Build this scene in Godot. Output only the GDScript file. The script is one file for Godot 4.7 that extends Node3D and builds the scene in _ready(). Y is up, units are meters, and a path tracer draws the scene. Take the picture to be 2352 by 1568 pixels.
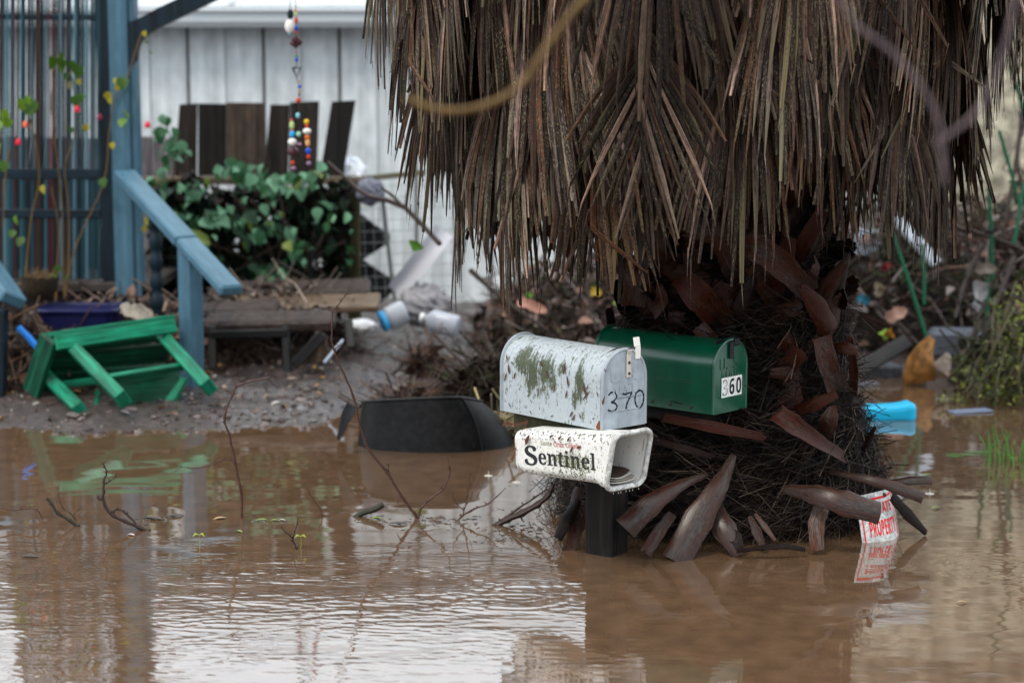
extends Node3D
# A flooded yard: two mailboxes and a palm with a skirt of dead fronds standing in brown water. 1 unit = 1 m, y = 0 is the water.

const CAM_H := 1.40
const PITCH := 0.14120
const F := 4573.0          # focal length in pixels of a 2352 x 1568 picture (70 mm on 36 x 24)
var rng := RandomNumberGenerator.new()
var mats := {}
var tex := {}
var taken := {}

# ---------------------------------------------------------------- mesh builder
class MB:
	var v := PackedVector3Array()
	var uv := PackedVector2Array()
	var col := PackedColorArray()
	var idx := PackedInt32Array()
	var tint := Color.WHITE

	func p(a: Vector3, u := Vector2.ZERO) -> int:
		v.append(a); uv.append(u); col.append(tint)
		return v.size() - 1

	func tri(a: int, b: int, c: int) -> void:
		idx.append(a); idx.append(b); idx.append(c)

	func quad(a: int, b: int, c: int, d: int) -> void:
		tri(a, b, c); tri(a, c, d)

	# turn a closed piece (all triangles since «from») right side out: clockwise from outside
	func fix(from: int) -> void:
		var s := 0.0
		var o := v[idx[from]]
		for i in range(from, idx.size(), 3):
			s += (v[idx[i]] - o).dot((v[idx[i + 1]] - o).cross(v[idx[i + 2]] - o))
		if s > 0.0:
			for i in range(from, idx.size(), 3):
				var t := idx[i + 1]
				idx[i + 1] = idx[i + 2]
				idx[i + 2] = t

	func flat(pts: Array, centre: Vector3, us: Array = []) -> void:
		var n: Vector3 = (pts[2] - pts[0]).cross(pts[1] - pts[0])
		var mid := Vector3.ZERO
		for q in pts: mid += q
		mid /= pts.size()
		var k := []
		for i in pts.size():
			k.append(p(pts[i], us[i] if us.size() else Vector2.ZERO))
		if n.dot(mid - centre) < 0.0: k.reverse()
		for i in range(1, pts.size() - 1): tri(k[0], k[i], k[i + 1])

	# chamfered box; v of the texture runs along its longest side
	func box(x: Transform3D, s: Vector3, b := 0.004) -> MB:
		b = minf(b, minf(s.x, minf(s.y, s.z)) * 0.35)
		var h := s / 2.0
		var long := 0
		if s.y >= s.x and s.y >= s.z: long = 1
		elif s.z >= s.x: long = 2
		var off := Vector2(fposmod(x.origin.x * 7.3 + x.origin.y * 3.1, 5.0), fposmod(x.origin.z * 5.7 + x.origin.x * 2.3, 5.0))
		var put := func(q: Vector3) -> Vector3: return x * q
		for a in 3:
			var o1 := (a + 1) % 3
			var o2 := (a + 2) % 3
			for sg in [-1.0, 1.0]:
				var pts := []
				var us := []
				for c in [[-1, -1], [-1, 1], [1, 1], [1, -1]]:
					var q := Vector3.ZERO
					q[a] = sg * h[a]
					q[o1] = c[0] * (h[o1] - b)
					q[o2] = c[1] * (h[o2] - b)
					pts.append(put.call(q))
					var vv: float = q[long] if long != a else q[o1]
					var uu: float = q[o2] if (o1 == long or long == a) else q[o1]
					us.append(Vector2(uu, vv) + off + Vector2(a * 0.37, 0))
				flat(pts, x.origin, us)
		for a in 3:
			var o1 := (a + 1) % 3
			var o2 := (a + 2) % 3
			for s1 in [-1.0, 1.0]:
				for s2 in [-1.0, 1.0]:
					var pts := []
					var us := []
					for c in [[-1, 0], [1, 0], [1, 1], [-1, 1]]:
						var q := Vector3.ZERO
						q[a] = c[0] * (h[a] - b)
						q[o1] = s1 * (h[o1] - (b if c[1] else 0.0))
						q[o2] = s2 * (h[o2] - (0.0 if c[1] else b))
						pts.append(put.call(q))
						us.append(Vector2(q[o1], q[a]) + off)
					flat(pts, x.origin, us)
		for s1 in [-1.0, 1.0]:
			for s2 in [-1.0, 1.0]:
				for s3 in [-1.0, 1.0]:
					flat([put.call(Vector3(s1 * h.x, s2 * (h.y - b), s3 * (h.z - b))), put.call(Vector3(s1 * (h.x - b), s2 * h.y, s3 * (h.z - b))), put.call(Vector3(s1 * (h.x - b), s2 * (h.y - b), s3 * h.z))], x.origin)
		return self

	# board between two points: w across, t along «hint»
	func beam(a: Vector3, c: Vector3, w: float, t: float, hint := Vector3(0, 0, 1), b := 0.004) -> MB:
		var y := (c - a).normalized()
		var z := (hint - y * hint.dot(y)).normalized()
		var x := y.cross(z)
		return box(Transform3D(Basis(x, y, z), (a + c) / 2.0), Vector3(w, a.distance_to(c), t), b)

	func tube(pts: Array, r: Array, sides := 6, closed := true) -> MB:
		var from := idx.size()
		var n := pts.size()
		var up := Vector3(0.31, 0.2, 0.93)
		var ring := []
		var along := 0.0
		for i in n:
			var d: Vector3 = (pts[mini(i + 1, n - 1)] - pts[maxi(i - 1, 0)]).normalized()
			if absf(up.dot(d)) > 0.97: up = Vector3(0.9, 0.3, 0.1)
			var x := (up - d * up.dot(d)).normalized()
			up = x
			var y := d.cross(x)
			if i: along += (pts[i] as Vector3).distance_to(pts[i - 1])
			var row := []
			var rad: float = r[mini(i, r.size() - 1)]
			for k in sides + 1:
				var a := TAU * k / sides
				if k == sides and sides < 5: pass
				row.append(p(pts[i] + (x * cos(a) + y * sin(a)) * rad, Vector2(float(k) / sides * 0.2, along)))
			ring.append(row)
		for i in n - 1:
			for k in sides:
				quad(ring[i][k], ring[i][k + 1], ring[i + 1][k + 1], ring[i + 1][k])
		if closed:
			for e in [0, n - 1]:
				var c := p(pts[e], Vector2(0.1, 0))
				for k in sides:
					var a := p(v[ring[e][k]]); var b := p(v[ring[e][k + 1]])
					if e == 0: tri(c, b, a)
					else: tri(c, a, b)
		fix(from)
		return self

	# turned shape: profile of Vector2(radius, height) about y
	func lathe(prof: Array, x := Transform3D(), segs := 16, squash := 1.0) -> MB:
		var from := idx.size()
		var rows := []
		for i in prof.size():
			var row := []
			for k in segs + 1:
				var a := TAU * k / segs
				row.append(p(x * Vector3(cos(a) * prof[i].x, prof[i].y, sin(a) * prof[i].x * squash), Vector2(float(k) / segs, prof[i].y)))
			rows.append(row)
		for i in prof.size() - 1:
			for k in segs:
				quad(rows[i][k], rows[i][k + 1], rows[i + 1][k + 1], rows[i + 1][k])
		for e in [0, prof.size() - 1]:
			if prof[e].x > 0.0005:
				var c := p(x * Vector3(0, prof[e].y, 0))
				for k in segs:
					var a := p(v[rows[e][k]]); var b := p(v[rows[e][k + 1]])
					if e == 0: tri(c, b, a)
					else: tri(c, a, b)
		fix(from)
		return self

	# thick curved strip along pts; cup > 0 curls its edges towards the normal
	func blade(pts: Array, w: Array, hint: Vector3, cup := 0.3, thick := 0.006, across := 5) -> MB:
		var from := idx.size()
		var n := pts.size()
		var top := []
		var bot := []
		var along := 0.0
		for i in n:
			var d: Vector3 = (pts[mini(i + 1, n - 1)] - pts[maxi(i - 1, 0)]).normalized()
			var s := d.cross(hint).normalized()
			var nr := s.cross(d).normalized()
			if i: along += (pts[i] as Vector3).distance_to(pts[i - 1])
			var a := []
			var b := []
			for k in across:
				var t := -1.0 + 2.0 * k / (across - 1)
				var wide: float = w[i]
				var q: Vector3 = pts[i] + s * t * wide / 2.0 + nr * cup * wide * (t * t - 0.4)
				var th := thick * (1.0 - 0.6 * t * t)
				var u := Vector2((t * 0.5 + 0.5) * 0.16, along)
				a.append(p(q + nr * th / 2.0, u))
				b.append(p(q - nr * th / 2.0, u))
			top.append(a)
			bot.append(b)
		for i in n - 1:
			for k in across - 1:
				quad(top[i][k], top[i][k + 1], top[i + 1][k + 1], top[i + 1][k])
				quad(bot[i][k + 1], bot[i][k], bot[i + 1][k], bot[i + 1][k + 1])
			quad(bot[i][0], top[i][0], top[i + 1][0], bot[i + 1][0])
			quad(top[i][across - 1], bot[i][across - 1], bot[i + 1][across - 1], top[i + 1][across - 1])
		for k in across - 1:
			quad(bot[0][k], bot[0][k + 1], top[0][k + 1], top[0][k])
			quad(top[n - 1][k], top[n - 1][k + 1], bot[n - 1][k + 1], bot[n - 1][k])
		fix(from)
		return self

	# flat polygon given thickness along z of x
	func slab(poly: PackedVector2Array, x: Transform3D, depth: float) -> MB:
		var t := Geometry2D.triangulate_polygon(poly)
		var n := poly.size()
		var from := idx.size()
		for z in [depth / 2.0, -depth / 2.0]:
			var k := []
			for q in poly: k.append(p(x * Vector3(q.x, q.y, z), q))
			for i in range(0, t.size(), 3):
				if z > 0.0: tri(k[t[i]], k[t[i + 1]], k[t[i + 2]])
				else: tri(k[t[i]], k[t[i + 2]], k[t[i + 1]])
		for i in n:
			var q := poly[i]
			var r := poly[(i + 1) % n]
			var a := p(x * Vector3(q.x, q.y, depth / 2.0), q)
			var b := p(x * Vector3(r.x, r.y, depth / 2.0), r)
			var c := p(x * Vector3(r.x, r.y, -depth / 2.0), r)
			var d := p(x * Vector3(q.x, q.y, -depth / 2.0), q)
			# same turn as the front face: its edge q -> r is run the other way round here
			if Geometry2D.is_polygon_clockwise(poly) == _cw(poly, t): quad(b, a, d, c)
			else: quad(a, b, c, d)
		fix(from)
		return self

	func _cw(poly: PackedVector2Array, t: PackedInt32Array) -> bool:
		return Geometry2D.is_polygon_clockwise(PackedVector2Array([poly[t[0]], poly[t[1]], poly[t[2]]]))

	# rows of points as an open smooth sheet; side says where its front looks
	func sheet(rows: Array, us: Array, side: Vector3) -> MB:
		var k := []
		for i in rows.size():
			var a := []
			for j in rows[i].size(): a.append(p(rows[i][j], us[i][j]))
			k.append(a)
		var q0: Vector3 = rows[0][0]
		var n: Vector3 = (rows[1][0] - q0).cross(rows[0][1] - q0)
		for i in rows.size() - 1:
			for j in rows[i].size() - 1:
				if n.dot(side) > 0.0: quad(k[i][j], k[i][j + 1], k[i + 1][j + 1], k[i + 1][j])
				else: quad(k[i][j], k[i + 1][j], k[i + 1][j + 1], k[i][j + 1])
		return self

	func mesh() -> ArrayMesh:
		var nr := PackedVector3Array()
		nr.resize(v.size())
		for i in range(0, idx.size(), 3):
			var a := idx[i]; var b := idx[i + 1]; var c := idx[i + 2]
			var n := (v[c] - v[a]).cross(v[b] - v[a])
			nr[a] += n; nr[b] += n; nr[c] += n
		for i in nr.size():
			nr[i] = nr[i].normalized() if nr[i].length_squared() > 1e-24 else Vector3.UP
		var arr := []
		arr.resize(Mesh.ARRAY_MAX)
		arr[Mesh.ARRAY_VERTEX] = v
		arr[Mesh.ARRAY_NORMAL] = nr
		arr[Mesh.ARRAY_TEX_UV] = uv
		arr[Mesh.ARRAY_COLOR] = col
		arr[Mesh.ARRAY_INDEX] = idx
		var m := ArrayMesh.new()
		m.add_surface_from_arrays(Mesh.PRIMITIVE_TRIANGLES, arr)
		return m

# ---------------------------------------------------------------- where things stand
func ray(px: float, py: float) -> Vector3:
	return Basis(Vector3.RIGHT, -PITCH) * Vector3((px - 1176.0) / F, (784.0 - py) / F, -1.0)

func pt(px: float, py: float, d: float) -> Vector3:      # the point d metres ahead of the camera
	var r := ray(px, py)
	return Vector3(0, CAM_H, 0) + r * (d / -r.z)

func wd(py: float, h := 0.0) -> float:                   # how far ahead a level surface of height h lies at that row
	return (CAM_H - h) / tan(PITCH + atan((py - 784.0) / F))

func wpt(px: float, py: float, h := 0.0) -> Vector3:
	return pt(px, py, wd(py, h))

func rr(a: float, b: float) -> float:
	return rng.randf_range(a, b)

# ---------------------------------------------------------------- naming
func numbered(called: String, parent: Node) -> String:
	var key := str(parent.get_instance_id()) + called
	taken[key] = taken.get(key, -1) + 1
	return called if taken[key] == 0 else "%s_%03d" % [called, taken[key]]

func tag(o: Node, label := "", category := "", group := "", kind := "") -> Node:
	for kv in [["label", label], ["category", category], ["group", group], ["kind", kind]]:
		if kv[1]: o.set_meta(kv[0], kv[1])
	return o

func thing(called: String, label: String, category: String, at := Transform3D(), group := "") -> Node3D:
	var o := Node3D.new()
	o.name = numbered(called, self)
	o.transform = at
	add_child(o, true)
	tag(o, label, category, group)
	return o

func base_at(p: Vector3) -> Transform3D:
	return Transform3D(Basis(), p)

# a mesh given in the world's axes (default) or in its parent's own (local)
func part(called: String, mesh, material: Material, parent: Node3D, local := false) -> MeshInstance3D:
	var o := MeshInstance3D.new()
	o.name = numbered(called, parent)
	o.mesh = mesh.mesh() if mesh is MB else mesh
	o.material_override = material
	parent.add_child(o, true)
	if not local:
		var t := Transform3D()
		var q: Node = parent
		while q is Node3D and q != self:
			t = q.transform * t
			q = q.get_parent()
		o.transform = t.affine_inverse()
	return o

func single(called: String, mesh, material: Material, label: String, category: String, group := "") -> MeshInstance3D:
	var o := MeshInstance3D.new()
	o.name = numbered(called, self)
	o.mesh = mesh.mesh() if mesh is MB else mesh
	o.material_override = material
	add_child(o, true)
	tag(o, label, category, group)
	return o

func struct(called: String, mesh, material: Material) -> MeshInstance3D:
	var o := single(called, mesh, material, "", "")
	o.set_meta("kind", "structure")
	return o

func many(called: String, mesh, material: Material, where: Array, colours: Array, parent: Node3D) -> MultiMeshInstance3D:
	var mm := MultiMesh.new()
	mm.transform_format = MultiMesh.TRANSFORM_3D
	mm.use_colors = colours.size() > 0
	mm.mesh = mesh.mesh() if mesh is MB else mesh
	mm.instance_count = where.size()
	for i in where.size():
		mm.set_instance_transform(i, where[i])
		if colours.size(): mm.set_instance_color(i, colours[i])
	var o := MultiMeshInstance3D.new()
	o.name = numbered(called, parent)
	o.multimesh = mm
	o.material_override = material
	parent.add_child(o, true)
	o.set_meta("kind", "stuff")
	if parent != self: o.transform = parent.transform.affine_inverse()
	return o

# ---------------------------------------------------------------- textures and materials
func noise(freq: float, oct: int, sd: int, w: int, h: int, kind := FastNoiseLite.TYPE_SIMPLEX_SMOOTH) -> PackedByteArray:
	var n := FastNoiseLite.new()
	n.noise_type = kind
	n.frequency = freq
	n.fractal_octaves = oct
	n.seed = sd
	var im := n.get_seamless_image(w, h)
	im.convert(Image.FORMAT_L8)
	return im.get_data()

func streaks(w: int, h: int, freq: float, squeeze: int, sd: int) -> PackedByteArray:   # noise drawn out along v
	var n := FastNoiseLite.new()
	n.noise_type = FastNoiseLite.TYPE_SIMPLEX_SMOOTH
	n.frequency = freq
	n.fractal_octaves = 4
	n.seed = sd
	var im := n.get_seamless_image(w, maxi(8, h / squeeze))
	im.convert(Image.FORMAT_L8)
	im.resize(w, h, Image.INTERPOLATE_CUBIC)
	return im.get_data()

func texture(im: Image) -> ImageTexture:
	return ImageTexture.create_from_image(im)

func grey_texture(b: PackedByteArray, w: int, h: int, lo: float, hi: float) -> ImageTexture:
	var o := PackedByteArray()
	o.resize(w * h * 3)
	for i in w * h:
		var c := int(clampf(lo + (hi - lo) * b[i] / 255.0, 0, 1) * 255.0)
		o[i * 3] = c; o[i * 3 + 1] = c; o[i * 3 + 2] = c
	return texture(Image.create_from_data(w, h, false, Image.FORMAT_RGB8, o))

func M(key: String, lin: Color, rough := 0.7, opt := {}) -> StandardMaterial3D:
	if mats.has(key): return mats[key]
	var m := StandardMaterial3D.new()
	m.resource_name = key
	m.albedo_color = lin.linear_to_srgb()
	m.roughness = rough
	m.metallic_specular = 0.32
	for k in opt: m.set(k, opt[k])
	mats[key] = m
	return m

func wood(key: String, lin: Color, rough := 0.6, relief := 0.12) -> StandardMaterial3D:
	return M(key, lin, rough, {"albedo_texture": tex.wood, "heightmap_enabled": true, "heightmap_texture": tex.wood, "heightmap_scale": relief, "uv1_scale": Vector3(2.5, 1.2, 1)})

func grainy(key: String, lin: Color, rough := 0.6, scale := 3.0, relief := 0.15) -> StandardMaterial3D:
	return M(key, lin, rough, {"albedo_texture": tex.mottle, "heightmap_enabled": true, "heightmap_texture": tex.mottle, "heightmap_scale": relief, "uv1_triplanar": true, "uv1_scale": Vector3.ONE * scale})

# lettering: a text's own triangles laid on any surface by put(x, y, z); the text spans w by h
func letters(text: String, fonts: Array, bold: bool, w: float, h: float, depth: float, put: Callable, italic := false) -> MB:
	var f := SystemFont.new()
	f.font_names = PackedStringArray(fonts)
	f.font_weight = 700 if bold else 400
	f.font_italic = italic
	var t := TextMesh.new()
	t.text = text
	t.font = f
	t.font_size = 64
	t.pixel_size = 0.01
	t.depth = 0.1
	t.curve_step = 1.0
	var arr := t.get_mesh_arrays()
	var vs: PackedVector3Array = arr[Mesh.ARRAY_VERTEX]
	var ix = arr[Mesh.ARRAY_INDEX]
	var lo := Vector3.INF
	var hi := -Vector3.INF
	for q in vs:
		lo = lo.min(q); hi = hi.max(q)
	var m := MB.new()
	for q in vs:
		var a := (q - lo) / (hi - lo)
		m.p(put.call(a.x * w - w / 2.0, a.y * h - h / 2.0, a.z * depth))
	if ix != null and ix.size():
		m.idx = ix
	else:
		for i in vs.size(): m.idx.append(i)
	return m

func make_textures() -> void:
	# wood: grey grain along v
	var a := streaks(512, 512, 0.02, 24, 3)
	var b := streaks(512, 512, 0.09, 10, 8)
	var c := noise(0.012, 3, 5, 512, 512)
	for i in a.size(): a[i] = int(clampf((a[i] * 0.45 + b[i] * 0.35 + c[i] * 0.2 - 128.0) * 1.7 + 128.0, 0, 255))
	tex.wood = grey_texture(a, 512, 512, 0.45, 1.0)
	# mottle: all-purpose dirt
	a = noise(0.01, 5, 11, 512, 512)
	b = noise(0.06, 3, 12, 512, 512)
	for i in a.size(): a[i] = int(clampf((a[i] * 0.6 + b[i] * 0.4 - 128.0) * 1.6 + 128.0, 0, 255))
	tex.mottle = grey_texture(a, 512, 512, 0.5, 1.0)
	a = noise(0.05, 4, 31, 512, 512)
	tex.fine = grey_texture(a, 512, 512, 0.0, 1.0)
	tex.silt = grey_texture(a, 512, 512, 0.80, 1.0)
	tex.leaf = leaf_atlas()
	tex.boot = boot_texture()
	tex.shell = shell_texture()
	tex.plastic = plastic_texture()
	tex.mud = mud_texture()
	tex.board = board_texture()

# dry palm leaf: 32 strips side by side (u), each a leaflet from its base (v = 0) to its tip (v = 1); fibre, bleaching, lichen near the tip
func leaf_atlas() -> ImageTexture:
	var W := 1024
	var H := 512
	var fib := streaks(W, H, 0.16, 40, 21)
	var fib2 := streaks(W, H, 0.05, 12, 22)
	var speck := noise(0.11, 3, 23, W, H)
	var patch := noise(0.012, 3, 24, W, H)
	var blot := noise(0.04, 4, 25, W, H)
	var kinds := [Color(0.22, 0.16, 0.13), Color(0.18, 0.10, 0.066), Color(0.28, 0.225, 0.195), Color(0.20, 0.15, 0.14), Color(0.16, 0.095, 0.066), Color(0.25, 0.185, 0.155), Color(0.20, 0.115, 0.07), Color(0.22, 0.18, 0.17)]
	var g := RandomNumberGenerator.new()
	g.seed = 77
	var strip := []
	for i in 32:
		var z := g.randf()
		var lum := g.randf_range(0.10, 0.28) if z < 0.40 else (g.randf_range(0.4, 0.8) if z < 0.80 else g.randf_range(1.05, 1.75))
		strip.append([kinds[g.randi() % 8] * lum, g.randf_range(0.0, 1.05) * (0.5 if z < 0.4 else 1.0), g.randf_range(0.35, 0.8), g.randf()])
	var o := PackedByteArray()
	o.resize(W * H * 3)
	for y in H:
		var t := float(y) / H
		for x in W:
			var i := y * W + x
			var s: Array = strip[x / 32]
			var f := (fib[i] - 128.0) / 128.0
			var f2 := (fib2[i] - 128.0) / 128.0
			var base: Color = s[0] * clampf(1.0 + 0.9 * f + 0.5 * f2 + 0.55 * (blot[i] - 128.0) / 128.0, 0.2, 2.4)
			var u := absf(fposmod(x / 32.0, 1.0) - 0.5)
			base = base * (1.0 + 0.8 * smoothstep(0.38, 0.5, u))          # paler edge ribs
			# lichen: grey-green crust, more of it towards the tip
			var much: float = smoothstep(s[2] - 0.25, 1.0, t) * (s[1] * s[1] * 1.75) + (patch[i] - 128.0) / 128.0 * 0.45
			var l := clampf((much * 0.75 + (speck[i] - 128.0) / 128.0 * 0.95 - 0.25) * 3.0, 0.0, 1.0)
			var lc := Color(0.28, 0.29, 0.21).lerp(Color(0.22, 0.28, 0.06), clampf(s[3] * 3.0 - 2.3, 0, 1)).lerp(Color(0.30, 0.31, 0.27), clampf(0.7 - s[3] * 2.0, 0, 1))
			base = base.lerp(lc * clampf(1.0 + 0.6 * f, 0.4, 1.6), l * 0.8)
			o[i * 3] = int(clampf(sqrt(base.r), 0, 1) * 255.0)
			o[i * 3 + 1] = int(clampf(sqrt(base.g), 0, 1) * 255.0)
			o[i * 3 + 2] = int(clampf(sqrt(base.b), 0, 1) * 255.0)
	return texture(Image.create_from_data(W, H, false, Image.FORMAT_RGB8, o))

# old leaf base: purple-grey skin worn to red-brown, fibre along v
func boot_texture() -> ImageTexture:
	var W := 512
	var fib := streaks(W, W, 0.12, 24, 41)
	var big := noise(0.008, 4, 42, W, W)
	var mid := noise(0.05, 4, 43, W, W)
	var o := PackedByteArray()
	o.resize(W * W * 3)
	for i in W * W:
		var f := (fib[i] - 128.0) / 128.0
		var t := clampf((big[i] - 128.0) / 128.0 * 1.4 + (mid[i] - 128.0) / 128.0 * 0.5 + 0.5, 0, 1)
		var c := Color(0.14, 0.052, 0.028).lerp(Color(0.14, 0.108, 0.10), t) * clampf(1.0 + 0.65 * f, 0.3, 2.0)
		var pale := clampf((mid[i] - 165.0) / 40.0, 0, 1) * clampf((big[i] - 120.0) / 60.0, 0, 1)
		c = c.lerp(Color(0.27, 0.22, 0.18), pale * 0.6)
		c = c.lerp(Color(0.035, 0.022, 0.018), clampf((105.0 - mid[i]) / 30.0, 0, 1) * 0.8)
		o[i * 3] = int(clampf(sqrt(c.r), 0, 1) * 255.0)
		o[i * 3 + 1] = int(clampf(sqrt(c.g), 0, 1) * 255.0)
		o[i * 3 + 2] = int(clampf(sqrt(c.b), 0, 1) * 255.0)
	return texture(Image.create_from_data(W, W, false, Image.FORMAT_RGB8, o))

# grey mailbox shell: u from the rear to the door, v round the arch from the near lower edge to the far one
func shell_texture() -> ImageTexture:
	var W := 1024
	var H := 1024
	var big := noise(0.011, 4, 51, W, H)
	var run := streaks(W, H, 0.03, 6, 52)
	var speck := noise(0.10, 3, 53, W, H)
	var speck2 := noise(0.035, 3, 54, W, H)
	var spots := [[0.22, 0.31, 0.09, 0.10, 1.0], [0.32, 0.24, 0.10, 0.12, 1.1], [0.46, 0.27, 0.10, 0.09, 1.0], [0.52, 0.21, 0.07, 0.06, 0.8], [0.80, 0.23, 0.05, 0.13, 0.95], [0.76, 0.14, 0.04, 0.08, 0.8], [0.62, 0.29, 0.06, 0.05, 0.5], [0.40, 0.15, 0.12, 0.06, 0.5]]
	var o := PackedByteArray()
	o.resize(W * H * 3)
	for y in H:
		var v := float(y) / H
		for x in W:
			var i := y * W + x
			var u := float(x) / W
			var s1 := (speck[i] - 128.0) / 128.0
			var s2 := (speck2[i] - 128.0) / 128.0
			var b := (big[i] - 128.0) / 128.0
			var r := (run[i] - 128.0) / 128.0
			var c := Color(0.42, 0.455, 0.48) * (1.0 + 0.10 * b + 0.10 * r)
			var top := smoothstep(0.28, 0.42, v) * (1.0 - smoothstep(0.6, 0.75, v))
			c = c.lerp(Color(0.30, 0.33, 0.36), top * clampf(s2 * 1.9 + 0.25, 0, 1) * 0.75)
			c = c.lerp(Color(0.60, 0.63, 0.64), top * clampf(s1 * 2.2 - 0.1, 0, 1) * 0.7)
			var g := 0.0
			for q in spots:
				var d := Vector2((u - q[0]) / q[2], (v - q[1]) / q[3]).length()
				g = maxf(g, (1.15 - d) * q[4])
			g = g + 0.42 * r + 0.3 * s2 + 0.3 * b
			var green := smoothstep(0.0, 0.65, g + 0.15 * s1) * 0.95
			c = c.lerp(Color(0.020, 0.036, 0.004).lerp(Color(0.065, 0.085, 0.016), clampf(s2 + 0.5, 0, 1)), green * 0.93)
			var dirt := smoothstep(0.0, 0.6, g) * smoothstep(0.05, 0.4, s1) * 0.85
			c = c.lerp(Color(0.06, 0.05, 0.035), dirt)
			# white runs down through the green
			c = c.lerp(Color(0.5, 0.53, 0.52), smoothstep(0.62, 0.8, r + 0.2 * s1) * smoothstep(0.1, 0.4, g) * 0.85)
			c = c.lerp(Color(0.05, 0.05, 0.04), smoothstep(0.66, 0.78, s1 + 0.22 * b) * 0.6)
			# rust at the lower edge by the door and along the rim
			var rust := maxf(1.0 - Vector2((u - 0.985) / 0.03, (v - 0.02) / 0.045).length(), 0.35 - absf(u - 0.99) * 40.0 - v * 2.0) + 0.3 * s2
			c = c.lerp(Color(0.20, 0.065, 0.02), smoothstep(0.2, 0.5, rust))
			o[i * 3] = int(clampf(sqrt(c.r), 0, 1) * 255.0)
			o[i * 3 + 1] = int(clampf(sqrt(c.g), 0, 1) * 255.0)
			o[i * 3 + 2] = int(clampf(sqrt(c.b), 0, 1) * 255.0)
	var ribs := PackedByteArray()
	ribs.resize(1024)
	for i in 1024: ribs[i] = int(127.0 + 127.0 * sin(TAU * i / 1024.0 * 88.0))
	var im := Image.create_from_data(1, 1024, false, Image.FORMAT_L8, ribs)
	im.resize(4, 1024, Image.INTERPOLATE_NEAREST)
	tex.ribs = texture(im)
	return texture(Image.create_from_data(W, H, false, Image.FORMAT_RGB8, o))

# white plastic of the newspaper tube, grimed: u along its length, v round it from the top edge of the near side
func plastic_texture() -> ImageTexture:
	var W := 1024
	var H := 1024
	var big := noise(0.009, 4, 61, W, H)
	var speck := noise(0.085, 3, 63, W, H)
	var speck2 := noise(0.03, 3, 64, W, H)
	var run := streaks(W, H, 0.03, 5, 65)
	var o := PackedByteArray()
	o.resize(W * H * 3)
	for y in H:
		var v := float(y) / H
		for x in W:
			var i := y * W + x
			var u := float(x) / W
			var s1 := (speck[i] - 128.0) / 128.0
			var s2 := (speck2[i] - 128.0) / 128.0
			var b := (big[i] - 128.0) / 128.0
			var r := (run[i] - 128.0) / 128.0
			var c := Color(0.70, 0.685, 0.65) * (1.0 + 0.07 * b)
			c = c.lerp(Color(0.42, 0.33, 0.24), smoothstep(0.25, 0.9, s2 + 0.5 * r + 0.3 * b) * 0.5)
			# algae under the lettering
			var d := Vector2((u - 0.58) / 0.25, (v - 0.19) / 0.06).length()
			var g := (1.1 - d) + 0.55 * s2 + 0.3 * r
			c = c.lerp(Color(0.10, 0.11, 0.03), smoothstep(0.30, 0.7, g) * smoothstep(-0.3, 0.25, s1) * 0.92)
			# grime along the upper and lower edges
			var edge := maxf(1.0 - absf(v - 0.03) / 0.07, 1.0 - absf(v - 0.31) / 0.05)
			c = c.lerp(Color(0.09, 0.07, 0.045), smoothstep(0.45, 0.9, edge * 0.6 + 0.95 * s2 + 0.15 * s1) * 0.85)
			c = c.lerp(Color(0.04, 0.03, 0.02), smoothstep(0.58, 0.70, s1 + 0.25 * s2) * 0.9)
			o[i * 3] = int(clampf(sqrt(c.r), 0, 1) * 255.0)
			o[i * 3 + 1] = int(clampf(sqrt(c.g), 0, 1) * 255.0)
			o[i * 3 + 2] = int(clampf(sqrt(c.b), 0, 1) * 255.0)
	return texture(Image.create_from_data(W, H, false, Image.FORMAT_RGB8, o))

func mud_texture() -> ImageTexture:
	var W := 512
	var a := noise(0.012, 5, 71, W, W)
	var b := noise(0.09, 3, 72, W, W)
	var s := noise(0.2, 2, 73, W, W)
	var o := PackedByteArray()
	o.resize(W * W * 3)
	for i in W * W:
		var t := (a[i] - 128.0) / 128.0
		var u := (b[i] - 128.0) / 128.0
		var q := (s[i] - 128.0) / 128.0
		var c := Color(0.23, 0.19, 0.18).lerp(Color(0.10, 0.072, 0.062), clampf(0.5 + t * 1.2 + u * 0.6, 0, 1))
		c = c.lerp(Color(0.42, 0.38, 0.385), smoothstep(0.25, 0.6, q + 0.4 * u) * 0.8)
		c = c.lerp(Color(0.05, 0.03, 0.022), smoothstep(0.3, 0.6, -q + 0.5 * t))
		o[i * 3] = int(clampf(sqrt(c.r), 0, 1) * 255.0)
		o[i * 3 + 1] = int(clampf(sqrt(c.g), 0, 1) * 255.0)
		o[i * 3 + 2] = int(clampf(sqrt(c.b), 0, 1) * 255.0)
	return texture(Image.create_from_data(W, W, false, Image.FORMAT_RGB8, o))

# painted siding: faint runs and mildew
func board_texture() -> ImageTexture:
	var W := 256
	var a := streaks(W, W, 0.03, 10, 81)
	var b := noise(0.03, 4, 82, W, W)
	for i in a.size(): a[i] = int(clampf(128.0 + (a[i] - 128.0) * 0.5 + (b[i] - 128.0) * 0.4, 0, 255))
	return grey_texture(a, W, W, 0.72, 1.0)

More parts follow.
